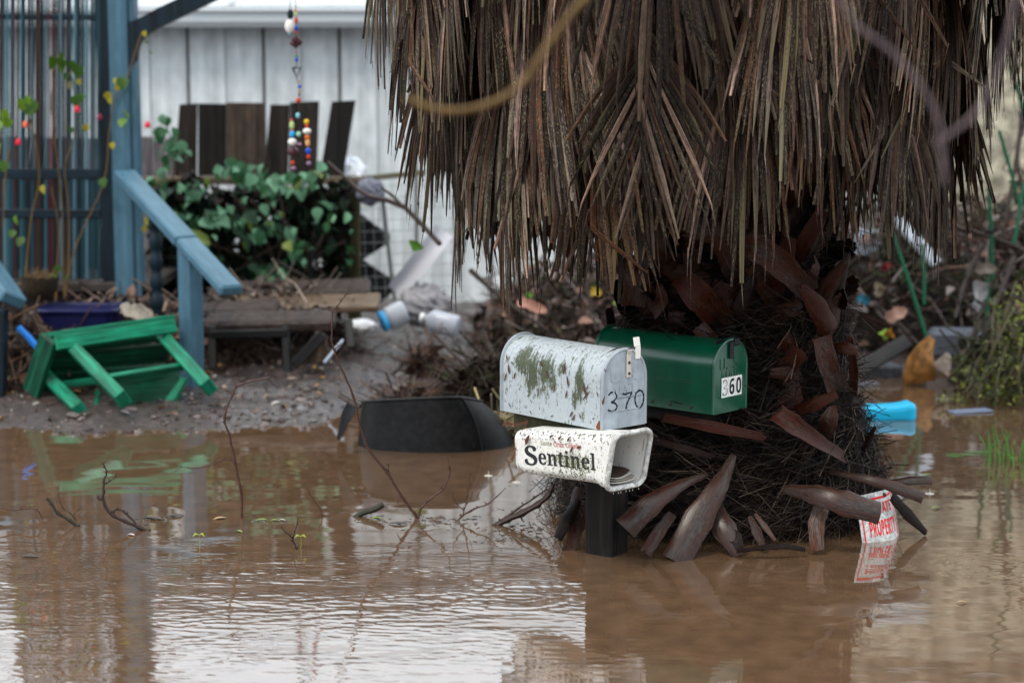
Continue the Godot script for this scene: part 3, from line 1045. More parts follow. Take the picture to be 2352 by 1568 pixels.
	# the ones the eye can follow: points (x, y, how far from the camera), widths in metres, cup, skin
	var seen := [
		[[[1450, 702, 5.80], [1452, 640, 5.76], [1455, 584, 5.80]], [0.075, 0.066, 0.06], 0.25, 0],
		[[[1442, 630, 5.86], [1412, 600, 5.84], [1386, 578, 5.84]], [0.05, 0.045, 0.02], 0.3, 2],
		[[[1860, 672, 5.82], [1800, 612, 5.70], [1742, 570, 5.66], [1694, 556, 5.70]], [0.075, 0.095, 0.10, 0.05], 0.28, 0],
		[[[1906, 762, 5.86], [1880, 708, 5.78], [1840, 655, 5.76]], [0.085, 0.08, 0.03], 0.3, 1],
		[[[1690, 752, 5.98], [1760, 732, 5.90], [1845, 700, 5.84]], [0.05, 0.075, 0.055], 0.25, 2],
		[[[1650, 730, 5.84], [1605, 680, 5.76], [1562, 632, 5.78]], [0.10, 0.11, 0.08], 0.22, 1],
		[[[1748, 722, 5.92], [1690, 690, 5.86], [1630, 660, 5.86]], [0.09, 0.10, 0.07], 0.22, 1],
		[[[1868, 708, 5.92], [1900, 655, 5.84], [1945, 600, 5.80]], [0.06, 0.055, 0.03], 0.3, 0],
		[[[1925, 896, 5.86], [1902, 835, 5.78], [1888, 772, 5.80]], [0.085, 0.075, 0.07], 0.25, 2],
		[[[1768, 892, 5.88], [1802, 850, 5.82], [1845, 806, 5.78]], [0.06, 0.07, 0.06], 0.3, 1],
		[[[1900, 800, 5.90], [1935, 798, 5.84], [1972, 806, 5.84]], [0.05, 0.05, 0.035], 0.3, 1],
		[[[1940, 1052, 5.76], [1880, 1015, 5.64], [1822, 975, 5.58], [1782, 948, 5.60]], [0.045, 0.06, 0.075, 0.07], 0.32, 1],
		[[[1826, 946, 5.80], [1872, 928, 5.72], [1924, 904, 5.72]], [0.045, 0.05, 0.03], 0.3, 1],
		[[[1895, 1000, 5.76], [1905, 968, 5.70], [1915, 930, 5.72]], [0.065, 0.07, 0.02], 0.3, 0],
		[[[1525, 960, 5.74], [1640, 982, 5.66], [1765, 1006, 5.70]], [0.035, 0.045, 0.03], 0.3, 1],
		[[[1686, 1045, 5.66], [1655, 1110, 5.58], [1606, 1190, 5.52], [1552, 1290, 5.46]], [0.018, 0.055, 0.090, 0.085], 0.30, 5],
		[[[1625, 1090, 5.64], [1560, 1115, 5.56], [1492, 1160, 5.50], [1436, 1214, 5.48]], [0.014, 0.038, 0.07, 0.075], 0.30, 5],
		[[[1545, 1180, 5.56], [1515, 1220, 5.52], [1482, 1272, 5.48]], [0.035, 0.045, 0.045], 0.12, 2],
		[[[1632, 1160, 5.60], [1664, 1215, 5.54], [1696, 1276, 5.50]], [0.06, 0.075, 0.03], 0.32, 5],
		[[[1722, 1185, 5.58], [1738, 1220, 5.56], [1756, 1262, 5.54]], [0.012, 0.035, 0.02], 0.3, 2],
		[[[1735, 1180, 5.60], [1756, 1208, 5.58], [1782, 1242, 5.56]], [0.01, 0.022, 0.012], 0.2, 4],
		[[[1800, 1122, 5.62], [1870, 1134, 5.54], [1945, 1156, 5.50], [2022, 1178, 5.52]], [0.025, 0.06, 0.078, 0.066], 0.26, 5],
		[[[1888, 1165, 5.58], [1876, 1200, 5.55], [1878, 1266, 5.52]], [0.055, 0.06, 0.048], 0.25, 4],
		[[[1905, 1084, 5.76], [1990, 1100, 5.68], [2060, 1120, 5.66], [2121, 1143, 5.66]], [0.012, 0.028, 0.036, 0.036], 0.2, 5],
		[[[2046, 1108, 5.86], [2090, 1103, 5.84], [2140, 1102, 5.84]], [0.018, 0.03, 0.03], 0.2, 5],
		[[[2050, 1140, 5.72], [2085, 1180, 5.76], [2130, 1226, 5.76]], [0.035, 0.045, 0.02], 0.1, 3],
		[[[1326, 1148, 5.70], [1305, 1190, 5.62], [1280, 1240, 5.60]], [0.03, 0.05, 0.03], 0.25, 3],
		[[[1340, 1165, 5.70], [1325, 1210, 5.62], [1306, 1268, 5.58]], [0.03, 0.05, 0.05], 0.25, 0],
		[[[1330, 1120, 5.74], [1322, 1150, 5.70], [1336, 1190, 5.66]], [0.03, 0.04, 0.02], 0.3, 2],
		[[[1800, 470, 5.86], [1842, 420, 5.78], [1882, 362, 5.72]], [0.06, 0.07, 0.055], 0.28, 1],
		[[[1820, 606, 5.84], [1855, 545, 5.76], [1892, 480, 5.74]], [0.055, 0.06, 0.05], 0.28, 1],
		[[[1890, 706, 5.90], [1912, 655, 5.86], [1938, 606, 5.84]], [0.04, 0.045, 0.02], 0.3, 0],
		[[[1780, 660, 5.86], [1800, 600, 5.78], [1815, 540, 5.76]], [0.07, 0.075, 0.05], 0.3, 1],
		[[[1745, 800, 5.92], [1785, 790, 5.86], [1830, 806, 5.82]], [0.05, 0.06, 0.04], 0.3, 1],
		[[[1850, 1262, 5.50], [1790, 1254, 5.48], [1690, 1266, 5.48]], [0.015, 0.022, 0.012], 0.1, 3],
		[[[1960, 905, 5.96], [1962, 850, 5.92], [1952, 770, 5.90]], [0.03, 0.035, 0.02], 0.3, 1],
		[[[1985, 1035, 5.90], [1998, 1005, 5.88], [2012, 978, 5.86]], [0.03, 0.025, 0.01], 0.3, 3],
		[[[1500, 720, 5.86], [1520, 690, 5.80], [1512, 650, 5.80]], [0.05, 0.05, 0.02], 0.3, 1],
		[[[1590, 760, 6.0], [1560, 735, 5.95], [1540, 700, 5.90]], [0.045, 0.05, 0.02], 0.3, 0],
		[[[1500, 1010, 5.72], [1575, 1030, 5.66], [1640, 1050, 5.66]], [0.03, 0.035, 0.02], 0.3, 3],
		[[[1700, 1262, 5.50], [1690, 1235, 5.52], [1660, 1215, 5.56]], [0.02, 0.05, 0.03], 0.2, 3],
		[[[1475, 1215, 5.58], [1450, 1180, 5.58], [1420, 1168, 5.60]], [0.03, 0.045, 0.02], 0.25, 0],
	]
	for s in seen:
		var pts := []
		var src: Array = s[0]
		# round the path off: three points between each pair
		for i in src.size() - 1:
			for j in 3:
				var t := j / 3.0
				var a: Vector3 = _v(src[maxi(i - 1, 0)]); var b: Vector3 = _v(src[i]); var c: Vector3 = _v(src[i + 1]); var d: Vector3 = _v(src[mini(i + 2, src.size() - 1)])
				pts.append(b.cubic_interpolate(c, a, d, t))
		pts.append(_v(src[src.size() - 1]))
		var wide := []
		for i in pts.size():
			var f: float = float(i) / (pts.size() - 1) * (s[1].size() - 1)
			var lo := int(f)
			wide.append(lerpf(s[1][lo], s[1][mini(lo + 1, s[1].size() - 1)], f - lo) * (1.0 + 0.06 * sin(i * 2.3)) * (0.95 if s[3] == 5 else 0.80))
		var m := MB.new()
		var mid: Vector3 = pts[pts.size() / 2]
		m.blade(pts, wide, (Vector3(0, CAM_H, 0) - mid).normalized() + Vector3(rr(-0.25, 0.25), rr(0.0, 0.5), 0), s[2] * (-0.42 if rng.randf() < 0.55 else 0.6), 0.005, 9)
		if s[3] != 5: _tear(m, 9)
		part("leaf_base", m, skin[s[3]], o)
	# the rest, all round
	var boots := []
	for i in 8:
		var m := MB.new()
		var w := rr(0.06, 0.085)
		var l := rr(0.18, 0.30)
		m.blade([Vector3(0, 0, 0), Vector3(rr(-0.02, 0.02), l * 0.35, 0.035), Vector3(rr(-0.03, 0.03), l * 0.7, 0.055), Vector3(rr(-0.06, 0.06), l, 0.06)], [w * 1.3, w * 1.1, w * 0.9, w * rr(0.3, 0.8)], Vector3(0, 0, 1), -0.12, 0.006, 7)
		_tear(m, 7)
		boots.append(m.mesh())
	# old leaf bases: split ones that cross each other, row upon row, dense under the skirt
	for i in 190:
		var row := i / 19
		var phi := wrapf(TAU * (i % 19) / 19.0 + row * 0.166 + rr(-0.12, 0.12), -PI, PI)
		var h := 0.30 + row * 0.115 + rr(-0.05, 0.05)
		if phi > 0.9 and phi < 2.0 and h < 0.5: continue
		var r := 0.232 + 0.06 * smoothstep(0.6, 0.25, h)
		var b := Basis(Vector3.UP, phi) * Basis(Vector3.RIGHT, rr(0.0, 0.22)) * Basis(Vector3(0, 0, 1), rr(0.3, 0.95) * (1.0 if (i + row) % 2 == 0 else -1.0)) * Basis(Vector3.UP, rr(-0.3, 0.3))
		var f := part("leaf_base", boots[rng.randi() % 8], skin[[0, 1, 1, 0, 2, 3, 1][rng.randi() % 7]], o, true)
		f.transform = Transform3D(b.scaled_local(Vector3.ONE * rr(0.8, 1.15)), Vector3(cx - 0.02 + sin(phi) * r, h, PZ + cos(phi) * r) - o.position)
	# fibre: hair-thin strands matted over the lower trunk
	var strands := []
	for i in 4:
		var m := MB.new()
		var bend := rr(0.1, 0.5)
		m.tube([Vector3(-0.5, 0, 0), Vector3(-0.2, bend * 0.3, 0.05), Vector3(0.15, bend * 0.35, -0.05), Vector3(0.5, -bend * 0.2, rr(-0.2, 0.2))], [0.0042, 0.005, 0.0042, 0.0015], 3, false)
		strands.append(m.mesh())
	var hair := M("palm_fibre", Color.WHITE, 0.6, {"vertex_color_use_as_albedo": true})
	for k in 5:
		var where := []
		var cols := []
		for i in (2600 if k < 4 else 1000):
			var phi := rr(-2.2, 2.2)
			var h := pow(rng.randf(), 1.25) * 0.62 if k < 4 else rr(0.5, 1.3)
			var r := 0.262 + 0.16 * smoothstep(0.5, 0.03, h) + rr(-0.02, 0.075 + 0.03 * smoothstep(0.3, 0.0, h))
			var at := Vector3(cx - 0.05 * smoothstep(0.4, 0.0, h) + sin(phi) * r, h + 0.005, PZ + cos(phi) * r)
			var s := rr(0.06, 0.34)
			var b := Basis(Vector3.UP, phi + rr(-0.35, 0.35)) * Basis(Vector3(0, 0, 1), rr(-0.9, 0.9)) * Basis(Vector3.UP, rr(-0.6, 0.6))
			where.append(Transform3D(b.scaled_local(Vector3(s, s, s) * Vector3(1, 1, 1)).scaled_local(Vector3(1, 1.0, 1.0)), at))
			var c: Color = [Color(0.016, 0.009, 0.006), Color(0.03, 0.018, 0.013), Color(0.10, 0.07, 0.052), Color(0.008, 0.006, 0.005), Color(0.035, 0.029, 0.027)][rng.randi() % 5]
			cols.append(c * rr(0.7, 1.2))
		many("fibre_mat", strands[k % 4], hair, where, cols, o)

# ragged outer end: the last two rows of a blade torn back unevenly
func _tear(m: MB, across: int) -> void:
	var n := m.v.size()
	var per := across * 2
	# verts come as rows of top and bottom alternately: for each row k its top vertex, then its bottom one
	if n < per * 2: return
	for k in across:
		var back := rr(0.0, 0.55) if rng.randf() < 0.3 else rr(0.0, 0.18)
		for e in 2:
			var i := n - per + k * 2 + e
			m.v[i] = m.v[i].lerp(m.v[i - per], back)

func _v(a: Array) -> Vector3:
	return pt(a[0], a[1], a[2])

# ================================================================ mailboxes
func yawed(p: Vector3, deg: float, roll := 0.0) -> Transform3D:
	return Transform3D(Basis(Vector3.UP, deg_to_rad(deg)) * Basis(Vector3(0, 0, 1), roll), p)

func arch(w: float, h: float, n := 18) -> PackedVector2Array:      # from the lower left corner over the top to the lower right
	var r := w / 2.0
	var o := PackedVector2Array([Vector2(-r, 0), Vector2(-r, (h - r) * 0.5)])
	for i in n + 1:
		var a := PI - PI * i / n
		o.append(Vector2(cos(a) * r, h - r + sin(a) * r))
	o.append(Vector2(r, (h - r) * 0.5))
	o.append(Vector2(r, 0))
	return o

func mailbox(called: String, label: String, at: Transform3D, w: float, h: float, l: float, shell: Material, paint: Material, group: String) -> Node3D:
	var o := thing(called, label, "mailbox", at, group)
	var pf := arch(w, h)
	var len := [0.0]
	for i in range(1, pf.size()): len.append(len[i - 1] + pf[i].distance_to(pf[i - 1]))
	var rows := []
	var us := []
	for j in 9:
		var z := -l + l * j / 8.0
		var row := []
		var ur := []
		for i in pf.size():
			row.append(Vector3(pf[i].x, pf[i].y, z))
			ur.append(Vector2(j / 8.0, len[i] / len[pf.size() - 1]))
		rows.append(row)
		us.append(ur)
	var sh := MB.new()
	sh.sheet(rows, us, Vector3(-1, 0, 0))
	part("shell", sh, shell, o, true)
	var fl := MB.new()
	fl.box(Transform3D(Basis(), Vector3(0, 0.003, -l / 2.0)), Vector3(w - 0.004, 0.006, l - 0.004), 0.001)
	part("floor_plate", fl, paint, o, true)
	var bk := MB.new()
	bk.slab(arch(w * 1.015, h * 1.008), Transform3D(Basis(), Vector3(0, 0, -l + 0.004)), 0.010)
	var back := part("rear_panel", bk, paint, o, true)
	var rim := MB.new()
	var path := []
	for q in arch(w * 1.02, h * 1.01): path.append(Vector3(q.x, q.y, -l + 0.002))
	rim.tube(path, [0.0045], 6)
	part("rim", rim, paint, back, true)
	# door with its rolled edge
	var dr := MB.new()
	dr.slab(arch(w * 0.99, h * 0.995), Transform3D(Basis(), Vector3(0, 0, 0.004)), 0.012)
	var door := part("door", dr, paint, o, true)
	var edge := MB.new()
	path = []
	for q in arch(w * 1.0, h * 1.0): path.append(Vector3(q.x, q.y + 0.002, 0.008))
	edge.tube(path, [0.0052], 8)
	part("rolled_edge", edge, paint, door, true)
	var put := func(dx: float, dy: float) -> Callable: return func(x: float, y: float, z: float) -> Vector3: return Vector3(x + dx, y + dy, 0.0095 + z)
	for t in [["U.", -0.034, h * 0.68, 0.038], ["S.", 0.030, h * 0.68, 0.034]]:
		part("embossed_letters", letters(t[0], ["Droid Sans"], false, t[3], 0.034, 0.0026, put.call(t[1], t[2])), paint, door, true)
	part("embossed_letters", letters("MAIL", ["Droid Sans"], false, 0.088, 0.026, 0.0026, put.call(0.0, h * 0.51)), paint, door, true)
	for q in [[h * 0.225, 0.1], [h * 0.13, 0.0]]:
		if q[1] == 0.0: continue
		var rg := MB.new()
		rg.tube([Vector3(-w * 0.36, q[0], 0.0105), Vector3(w * 0.36, q[0], 0.0105)], [0.0016], 6)
		part("pressed_ridge", rg, paint, door, true)
	return o

func strip3(pts: Array, w: float, nrm: Vector3, lift: float) -> MB:     # a painted stroke: thin ribbon on a flat face
	var m := MB.new()
	var rows := []
	var us := []
	for i in pts.size():
		var d: Vector3 = (pts[mini(i + 1, pts.size() - 1)] - pts[maxi(i - 1, 0)]).normalized()
		var s := d.cross(nrm).normalized() * w * 0.5 * (1.0 + 0.25 * sin(i * 1.7)) * (0.7 if i == 0 or i == pts.size() - 1 else 1.0)
		rows.append([pts[i] - s + nrm * lift, pts[i] + s + nrm * lift])
		us.append([Vector2.ZERO, Vector2.ONE])
	m.sheet(rows, us, nrm)
	return m

func smooth(pts: Array, n := 5) -> Array:
	var o := []
	for i in pts.size() - 1:
		for j in n:
			o.append((pts[i] as Vector3).cubic_interpolate(pts[i + 1], pts[maxi(i - 1, 0)], pts[mini(i + 2, pts.size() - 1)], float(j) / n))
	o.append(pts[pts.size() - 1])
	return o

func mailboxes() -> void:
	var tin := M("weathered_tin", Color(1, 1, 1), 0.48, {"albedo_texture": tex.shell, "heightmap_enabled": true, "heightmap_texture": tex.ribs, "heightmap_scale": 0.012, "metallic_specular": 0.3})
	var tin_plain := M("tin_paint", Color(0.43, 0.475, 0.515), 0.42, {"albedo_texture": tex.board, "uv1_triplanar": true, "uv1_scale": Vector3.ONE * 3.0})
	var at := yawed(pt(1428, 980, 5.42), 41.0)
	var w := 0.165
	var h := 0.216
	var l := 0.415
	var grey := mailbox("mailbox", "weathered pale grey mailbox streaked with green algae, hand-painted 370 on its door", at, w, h, l, tin, tin_plain, "")
	var door: Node3D = grey.get_node("door")
	var ink := M("black_paint", Color(0.012, 0.014, 0.022), 0.5)
	var dl := func(px: float, py: float) -> Vector3: return Vector3((px - 1428.0) / 105.0 * w, (979.0 - 0.048 * (px - 1428.0) - py) / 811.0, 0.010)
	var strokes := [
		[[1389, 903], [1396, 897], [1405, 898], [1409, 907], [1402, 917], [1396, 919], [1405, 922], [1410, 930], [1404, 939], [1394, 939], [1388, 935]],
		[[1423, 902], [1431, 904], [1445, 900], [1441, 912], [1434, 926], [1432, 939]],
		[[1463, 899], [1456, 905], [1454, 920], [1459, 935], [1467, 938], [1474, 927], [1475, 910], [1470, 900], [1461, 898]],
	]
	for s in strokes:
		var pts := []
		for q in s: pts.append(dl.call(q[0], q[1]))
		part("painted_digit", strip3(smooth(pts), 0.0055, Vector3(0, 0, 1), 0.0005), ink, door, true)
	part("painted_line", strip3([dl.call(1404, 912.5), dl.call(1440, 911), dl.call(1470, 909.5)], 0.002, Vector3(0, 0, 1), 0.0009), M("grey_paint", Color(0.10, 0.11, 0.12), 0.5), door, true)
	# latch
	var zinc := M("zinc", Color(0.55, 0.50, 0.44), 0.45, {"metallic": 0.3})
	var m := MB.new()
	m.box(Transform3D(Basis(), Vector3(0.013, h - 0.044, 0.0135)), Vector3(0.018, 0.066, 0.003), 0.001)
	m.box(Transform3D(Basis(Vector3.RIGHT, 0.3), Vector3(0.013, h - 0.006, 0.016)), Vector3(0.018, 0.012, 0.003), 0.001)
	var latch := part("latch", m, zinc, door, true)
	for y in [h - 0.036, h - 0.066]:
		var s := MB.new()
		s.lathe([Vector2(0, 0), Vector2(0.0045, 0.0), Vector2(0.004, 0.002), Vector2(0.0, 0.003)], Transform3D(Basis(Vector3.RIGHT, PI / 2), Vector3(0.013, y, 0.0152)), 10)
		part("screw", s, M("rusty_screw", Color(0.05, 0.03, 0.02), 0.6), latch, true)
	m = MB.new()
	m.box(Transform3D(Basis(), Vector3(0.048, h - 0.012, 0.013)), Vector3(0.020, 0.034, 0.002), 0.0008)
	m.box(Transform3D(Basis(Vector3.RIGHT, -0.2), Vector3(0.048, h + 0.018, 0.008)), Vector3(0.024, 0.026, 0.002), 0.0008)
	part("door_tab", m, M("cream_tab", Color(0.72, 0.69, 0.64), 0.45), door, true)
	m = MB.new()
	m.tube(smooth([Vector3(-0.05, h - 0.018, -0.03), Vector3(-0.01, h + 0.004, -0.01), Vector3(0.012, h + 0.003, 0.012), Vector3(0.048, h + 0.004, 0.008)]), [0.0018], 5)
	part("catch_wire", m, M("rusty_screw", Color(), 0.6), grey, true)
	# leaf scraps glued on by the rain: (along, up the near side)
	var scrap := M("leaf_scrap", Color(0.075, 0.032, 0.018), 0.45)
	var spots := [[0.025, 0.155, 0.03], [0.035, 0.125, 0.045], [0.02, 0.10, 0.035], [0.06, 0.11, 0.03], [0.05, 0.145, 0.02], [0.04, 0.02, 0.02], [0.13, 0.012, 0.018], [0.22, 0.014, 0.016], [0.17, 0.158, 0.035], [0.20, 0.13, 0.03], [0.27, 0.155, 0.05], [0.285, 0.12, 0.05], [0.28, 0.085, 0.03], [0.30, 0.03, 0.03], [0.31, 0.022, 0.03], [0.335, 0.03, 0.025], [0.355, 0.105, 0.045], [0.36, 0.09, 0.04], [0.365, 0.115, 0.02], [0.405, 0.10, 0.022], [0.43, 0.085, 0.04], [0.43, 0.168, 0.02], [0.23, 0.095, 0.03], [0.12, 0.06, 0.015], [0.39, 0.03, 0.015]]
	for q in spots:
		var b := MB.new()
		var a := rr(-1.3, 1.3)
		var d: Vector3 = Vector3(0, cos(a), sin(a)) * q[2] * rr(0.28, 0.46)
		var c := Vector3(-w / 2.0 - 0.002, q[1], -l + q[0])
		if q[1] > 0.137: c.x = -sqrt(maxf(0.0, 0.0825 * 0.0825 - pow(q[1] - 0.1375, 2.0))) - 0.0025
		b.blade([c - d, c - d * 0.3 + Vector3(-0.002, 0, 0.003), c + d * 0.4, c + d], [0.001, q[2] * rr(0.10, 0.26), q[2] * rr(0.08, 0.2), 0.001], Vector3(-1, 0, 0), 0.1, 0.001, 3)
		var o := single("leaf_scrap", b, scrap, "leaf scrap " + ["low", "midway", "high"][int(clampf(q[1] / 0.06, 0, 2))] + " on the grey mailbox " + ["by the rear rim", "left of the algae", "amid the algae", "right of the algae", "by the door"][int(clampf(q[0] / 0.09, 0, 4))], "leaf scrap", "leaf scraps stuck to the grey mailbox")
		o.transform = at
	# ---- the post it stands on
	var post_wood := wood("wet_post_wood", Color(0.020, 0.0155, 0.013), 0.65, 0.35)
	post_wood.metallic_specular = 0.3
	var pb := pt(1393, 1282, 5.56)
	pb.y = 0.0
	var po := thing("mailbox_post", "dark wet square wooden post in the water under the grey mailbox", "post", base_at(pb))
	m = MB.new()
	var top := (at * Vector3(0, -0.002, 0)).y - 0.062
	m.box(Transform3D(Basis(Vector3.UP, deg_to_rad(55)), Vector3(pb.x, (top - 0.5) / 2.0, pb.z)), Vector3(0.09, top + 0.5, 0.09), 0.004)
	part("post", m, post_wood, po)
	m = MB.new()
	m.box(at * Transform3D(Basis(), Vector3(0.008, -0.033, -0.23)), Vector3(0.10, 0.062, 0.36), 0.004)
	part("mounting_arm", m, grainy("mossy_wood", Color(0.09, 0.085, 0.04), 0.75, 7.0, 0.4), po)

	# ---- newspaper box slung under it
	var nt := yawed(pt(1443, 1052, 5.27), 41.5) * Transform3D(Basis(Vector3.RIGHT, -0.085), Vector3.ZERO)
	var nb := thing("newspaper_box", "grimy white plastic newspaper box with an open mouth slung below the grey mailbox", "newspaper box", nt)
	var nl := 0.40
	var plast := M("grimy_plastic", Color(1, 1, 1), 0.4, {"albedo_texture": tex.plastic})
	var rows := []
	var us := []
	var mouth := []
	var inner := []
	var ius := []
	for j in 14:
		var t := j / 13.0
		var z := -nl + nl * t
		var flare := smoothstep(0.80, 1.0, t)
		var ww := lerpf(0.112, 0.124, t) + 0.020 * flare
		var hh := lerpf(0.128, 0.140, t) + 0.014 * flare
		if j == 0: ww -= 0.012; hh -= 0.012
		var sec := rounded(ww, hh, 0.026)
		var row := []
		var ur := []
		var ri := []
		var ui := []
		var per := [0.0]
		for i in range(1, sec.size()): per.append(per[i - 1] + sec[i].distance_to(sec[i - 1]))
		for i in sec.size():
			var q: Vector2 = sec[i]
			var rake: float = (0.30 * q.y) * smoothstep(0.6, 1.0, t)
			row.append(Vector3(q.x, q.y - 0.004 * flare, z + rake))
			ur.append(Vector2(t, per[i] / per[sec.size() - 1]))
			var k := q * 0.965
			ri.append(Vector3(k.x, k.y - 0.004 * flare, z + rake + (0.004 if j == 0 else 0.0)))
			ui.append(Vector2(t * 0.7 + 0.13, float(i) / (sec.size() - 1) * 0.6 + 0.35))
		rows.append(row); us.append(ur); inner.append(ri); ius.append(ui)
		if j == 13: mouth = row
	m = MB.new()
	m.sheet(rows, us, Vector3(-1, 0, 0))
	var shell := part("shell", m, plast, nb, true)
	m = MB.new()
	m.sheet(inner, ius, Vector3(1, 0, 0))
	part("liner", m, plast, shell, true)
	m = MB.new()
	var cap := PackedVector2Array()
	for i in rows[0].size() - 1: cap.append(Vector2(rows[0][i].x, rows[0][i].y))
	m.slab(cap, Transform3D(Basis(), Vector3(0, 0, -nl)), 0.006)
	part("rear_panel", m, M("white_plastic", Color(0.70, 0.68, 0.65), 0.4), nb, true)
	m = MB.new()
	var lip := []
	for q in mouth: lip.append(q * 0.985 + Vector3(0, 0, 0.002))
	m.tube(lip, [0.0078], 8, false)
	part("rim", m, grainy("rim_plastic", Color(0.78, 0.76, 0.72), 0.35, 9.0, 0.03), nb, true)
	# drops hanging from the lower lip
	m = MB.new()
	for i in 7:
		m.lathe([Vector2(0, -0.004), Vector2(0.0014, -0.002), Vector2(0.001, 0.001), Vector2(0, 0.003)], base_at(Vector3(-0.045 + i * 0.015 + rr(-0.005, 0.005), -0.0905, -0.018 + rr(-0.004, 0.004))), 6)
	part("water_drops", m, M("drop", Color(0.30, 0.27, 0.22), 0.05), nb, true).set_meta("kind", "stuff")
	# lettering along the near side: letters run from the rear to the mouth
	var side := func(zc: float, yc: float) -> Callable:
		return func(x: float, y: float, z: float) -> Vector3:
			var zz := zc + x
			var t := (zz + nl) / nl
			return Vector3(-(lerpf(0.112, 0.124, t) + 0.020 * smoothstep(0.80, 1.0, t)) / 2.0 - 0.0006 - z, yc + y, zz)
	var print_ink := M("print_black", Color(0.02, 0.02, 0.022), 0.5)
	part("printed_word", letters("S", ["Droid Serif"], true, 0.054, 0.056, 0.0006, side.call(-0.330, -0.006)), print_ink, shell, true)
	part("printed_word", letters("entinel", ["Droid Serif"], true, 0.235, 0.046, 0.0006, side.call(-0.180, -0.006)), print_ink, shell, true)
	var red := M("print_red", Color(0.45, 0.06, 0.06), 0.5)
	part("printed_word", letters("Santa", ["Droid Serif"], false, 0.046, 0.013, 0.0006, side.call(-0.262, 0.033), true), M("print_faded", Color(0.30, 0.30, 0.20), 0.5), shell, true)
	part("printed_word", letters("Cruz", ["Droid Serif"], false, 0.042, 0.013, 0.0006, side.call(-0.210, 0.032), true), red, shell, true)
	part("printed_word", letters("County", ["Droid Serif"], false, 0.060, 0.016, 0.0006, side.call(-0.150, 0.030), true), red, shell, true)
	# algae and grime grown over the print
	for c in [[M("algae", Color(0.075, 0.085, 0.02), 0.8), 420, -0.145, -0.026, 0.055, 0.020, "algae_flecks"], [M("grime", Color(0.035, 0.026, 0.016), 0.8), 110, -0.20, 0.046, 0.11, 0.012, "grime_flecks"]]:
		m = MB.new()
		for i in c[1]:
			var zz: float = clampf(c[2] + rng.randfn(0.0, c[4]), -0.37, -0.03)
			var yy: float = clampf(c[3] + rng.randfn(0.0, c[5]), -0.055, 0.056)
			var rad := rr(0.0005, 0.0022)
			var t: float = (zz + nl) / nl
			var q := Vector3(-(lerpf(0.112, 0.124, t) + 0.020 * smoothstep(0.80, 1.0, t)) / 2.0 - 0.0016, yy, zz)
			var ring := []
			for k in 6: ring.append(q + Vector3(0, sin(TAU * k / 6.0) * rad * rr(0.6, 1.6), cos(TAU * k / 6.0) * rad * rr(0.6, 1.4)))
			m.flat(ring, q + Vector3(1, 0, 0))
		part(c[6], m, c[0], shell, true).set_meta("kind", "stuff")
	# wet paper inside
	var np := thing("newspaper", "folded wet brown newspaper lying inside the white newspaper box", "newspaper", nt)
	for k in 4:
		m = MB.new()
		var y := -0.066 + k * 0.006
		m.blade([Vector3(0.0, y + 0.004 + k * 0.003, -0.30), Vector3(0, y + 0.006, -0.18), Vector3(0.0, y + 0.002, -0.07), Vector3(0.0, y, -0.022 - k * 0.006)], [0.098, 0.100, 0.104, 0.102 - k * 0.006], Vector3.UP, 0.05 + k * 0.03, 0.004, 7)
		part("page", m, [M("paper_pale", Color(0.50, 0.47, 0.42), 0.7), M("paper_tan", Color(0.30, 0.25, 0.20), 0.7), M("paper_pale", Color(), 0.7), M("paper_brown", Color(0.055, 0.035, 0.025), 0.6)][k], np, true)
	# dead conifer sprigs caught at its rear corner
	for sp in [[[1213, 968, 5.56], [1190, 974, 5.55], [1160, 972, 5.54], "dead brown conifer sprig lying flat under the rear of the grey mailbox"], [[1215, 985, 5.55], [1196, 1005, 5.54], [1176, 1052, 5.53], "drooping reddish conifer sprig hanging over the corner of the newspaper box"], [[1208, 980, 5.55], [1205, 1000, 5.54], [1195, 1030, 5.53], "short upper conifer sprig on the newspaper box corner"]]:
		m = MB.new()
		var path := smooth([_v(sp[0]), _v(sp[1]), _v(sp[2])], 8)
		m.tube(path, [0.0016], 4)
		for i in path.size():
			for sd in [-1.0, 1.0]:
				var d: Vector3 = (path[mini(i + 1, path.size() - 1)] - path[maxi(i - 1, 0)]).normalized()
				var out: Vector3 = (d.cross(Vector3(0, 0, 1)).normalized() * sd + d * 0.9 + Vector3(0, 0, rr(-0.4, 0.5))).normalized()
				m.tube([path[i], path[i] + out * rr(0.006, 0.014)], [0.0012, 0.0004], 3)
		single("conifer_sprig", m, M("dead_needles", Color(0.15, 0.055, 0.035), 0.5), sp[3], "twig")
	# leaves stuck on the newspaper box
	for q in [[-0.335, 0.038, 0.035], [-0.20, 0.052, 0.018], [-0.165, 0.050, 0.018], [-0.155, 0.022, 0.02], [-0.125, 0.030, 0.018], [-0.235, 0.054, 0.016]]:
		var b := MB.new()
		var a := rr(0.5, 1.6)
		var d: Vector3 = Vector3(0, cos(a), sin(a)) * q[2] * 0.5
		var c := Vector3(-0.0625, q[1], q[0])
		b.blade([c - d, c - d * 0.3 + Vector3(-0.003, 0, 0.003), c + d * 0.4, c + d], [0.002, q[2] * 0.4, q[2] * 0.3, 0.002], Vector3(-1, 0, 0), 0.2, 0.001, 3)
		var o := single("leaf_scrap", b, scrap, "brown leaf scrap stuck to the white newspaper box " + ["by the big first letter", "above the red print", "above the red print", "right of the red print", "on the last red letter", "over the middle of the red print"][[-0.335, -0.20, -0.165, -0.155, -0.125, -0.235].find(q[0])], "leaf scrap", "leaf scraps on the newspaper box")
		o.transform = nt

	# ---- green mailbox
	var green := M("green_enamel", Color(0.0012, 0.088, 0.043), 0.30, {"albedo_texture": tex.board, "uv1_triplanar": true, "uv1_scale": Vector3.ONE * 2.0, "metallic_specular": 0.5})
	green.clearcoat_enabled = true
	green.clearcoat = 0.5
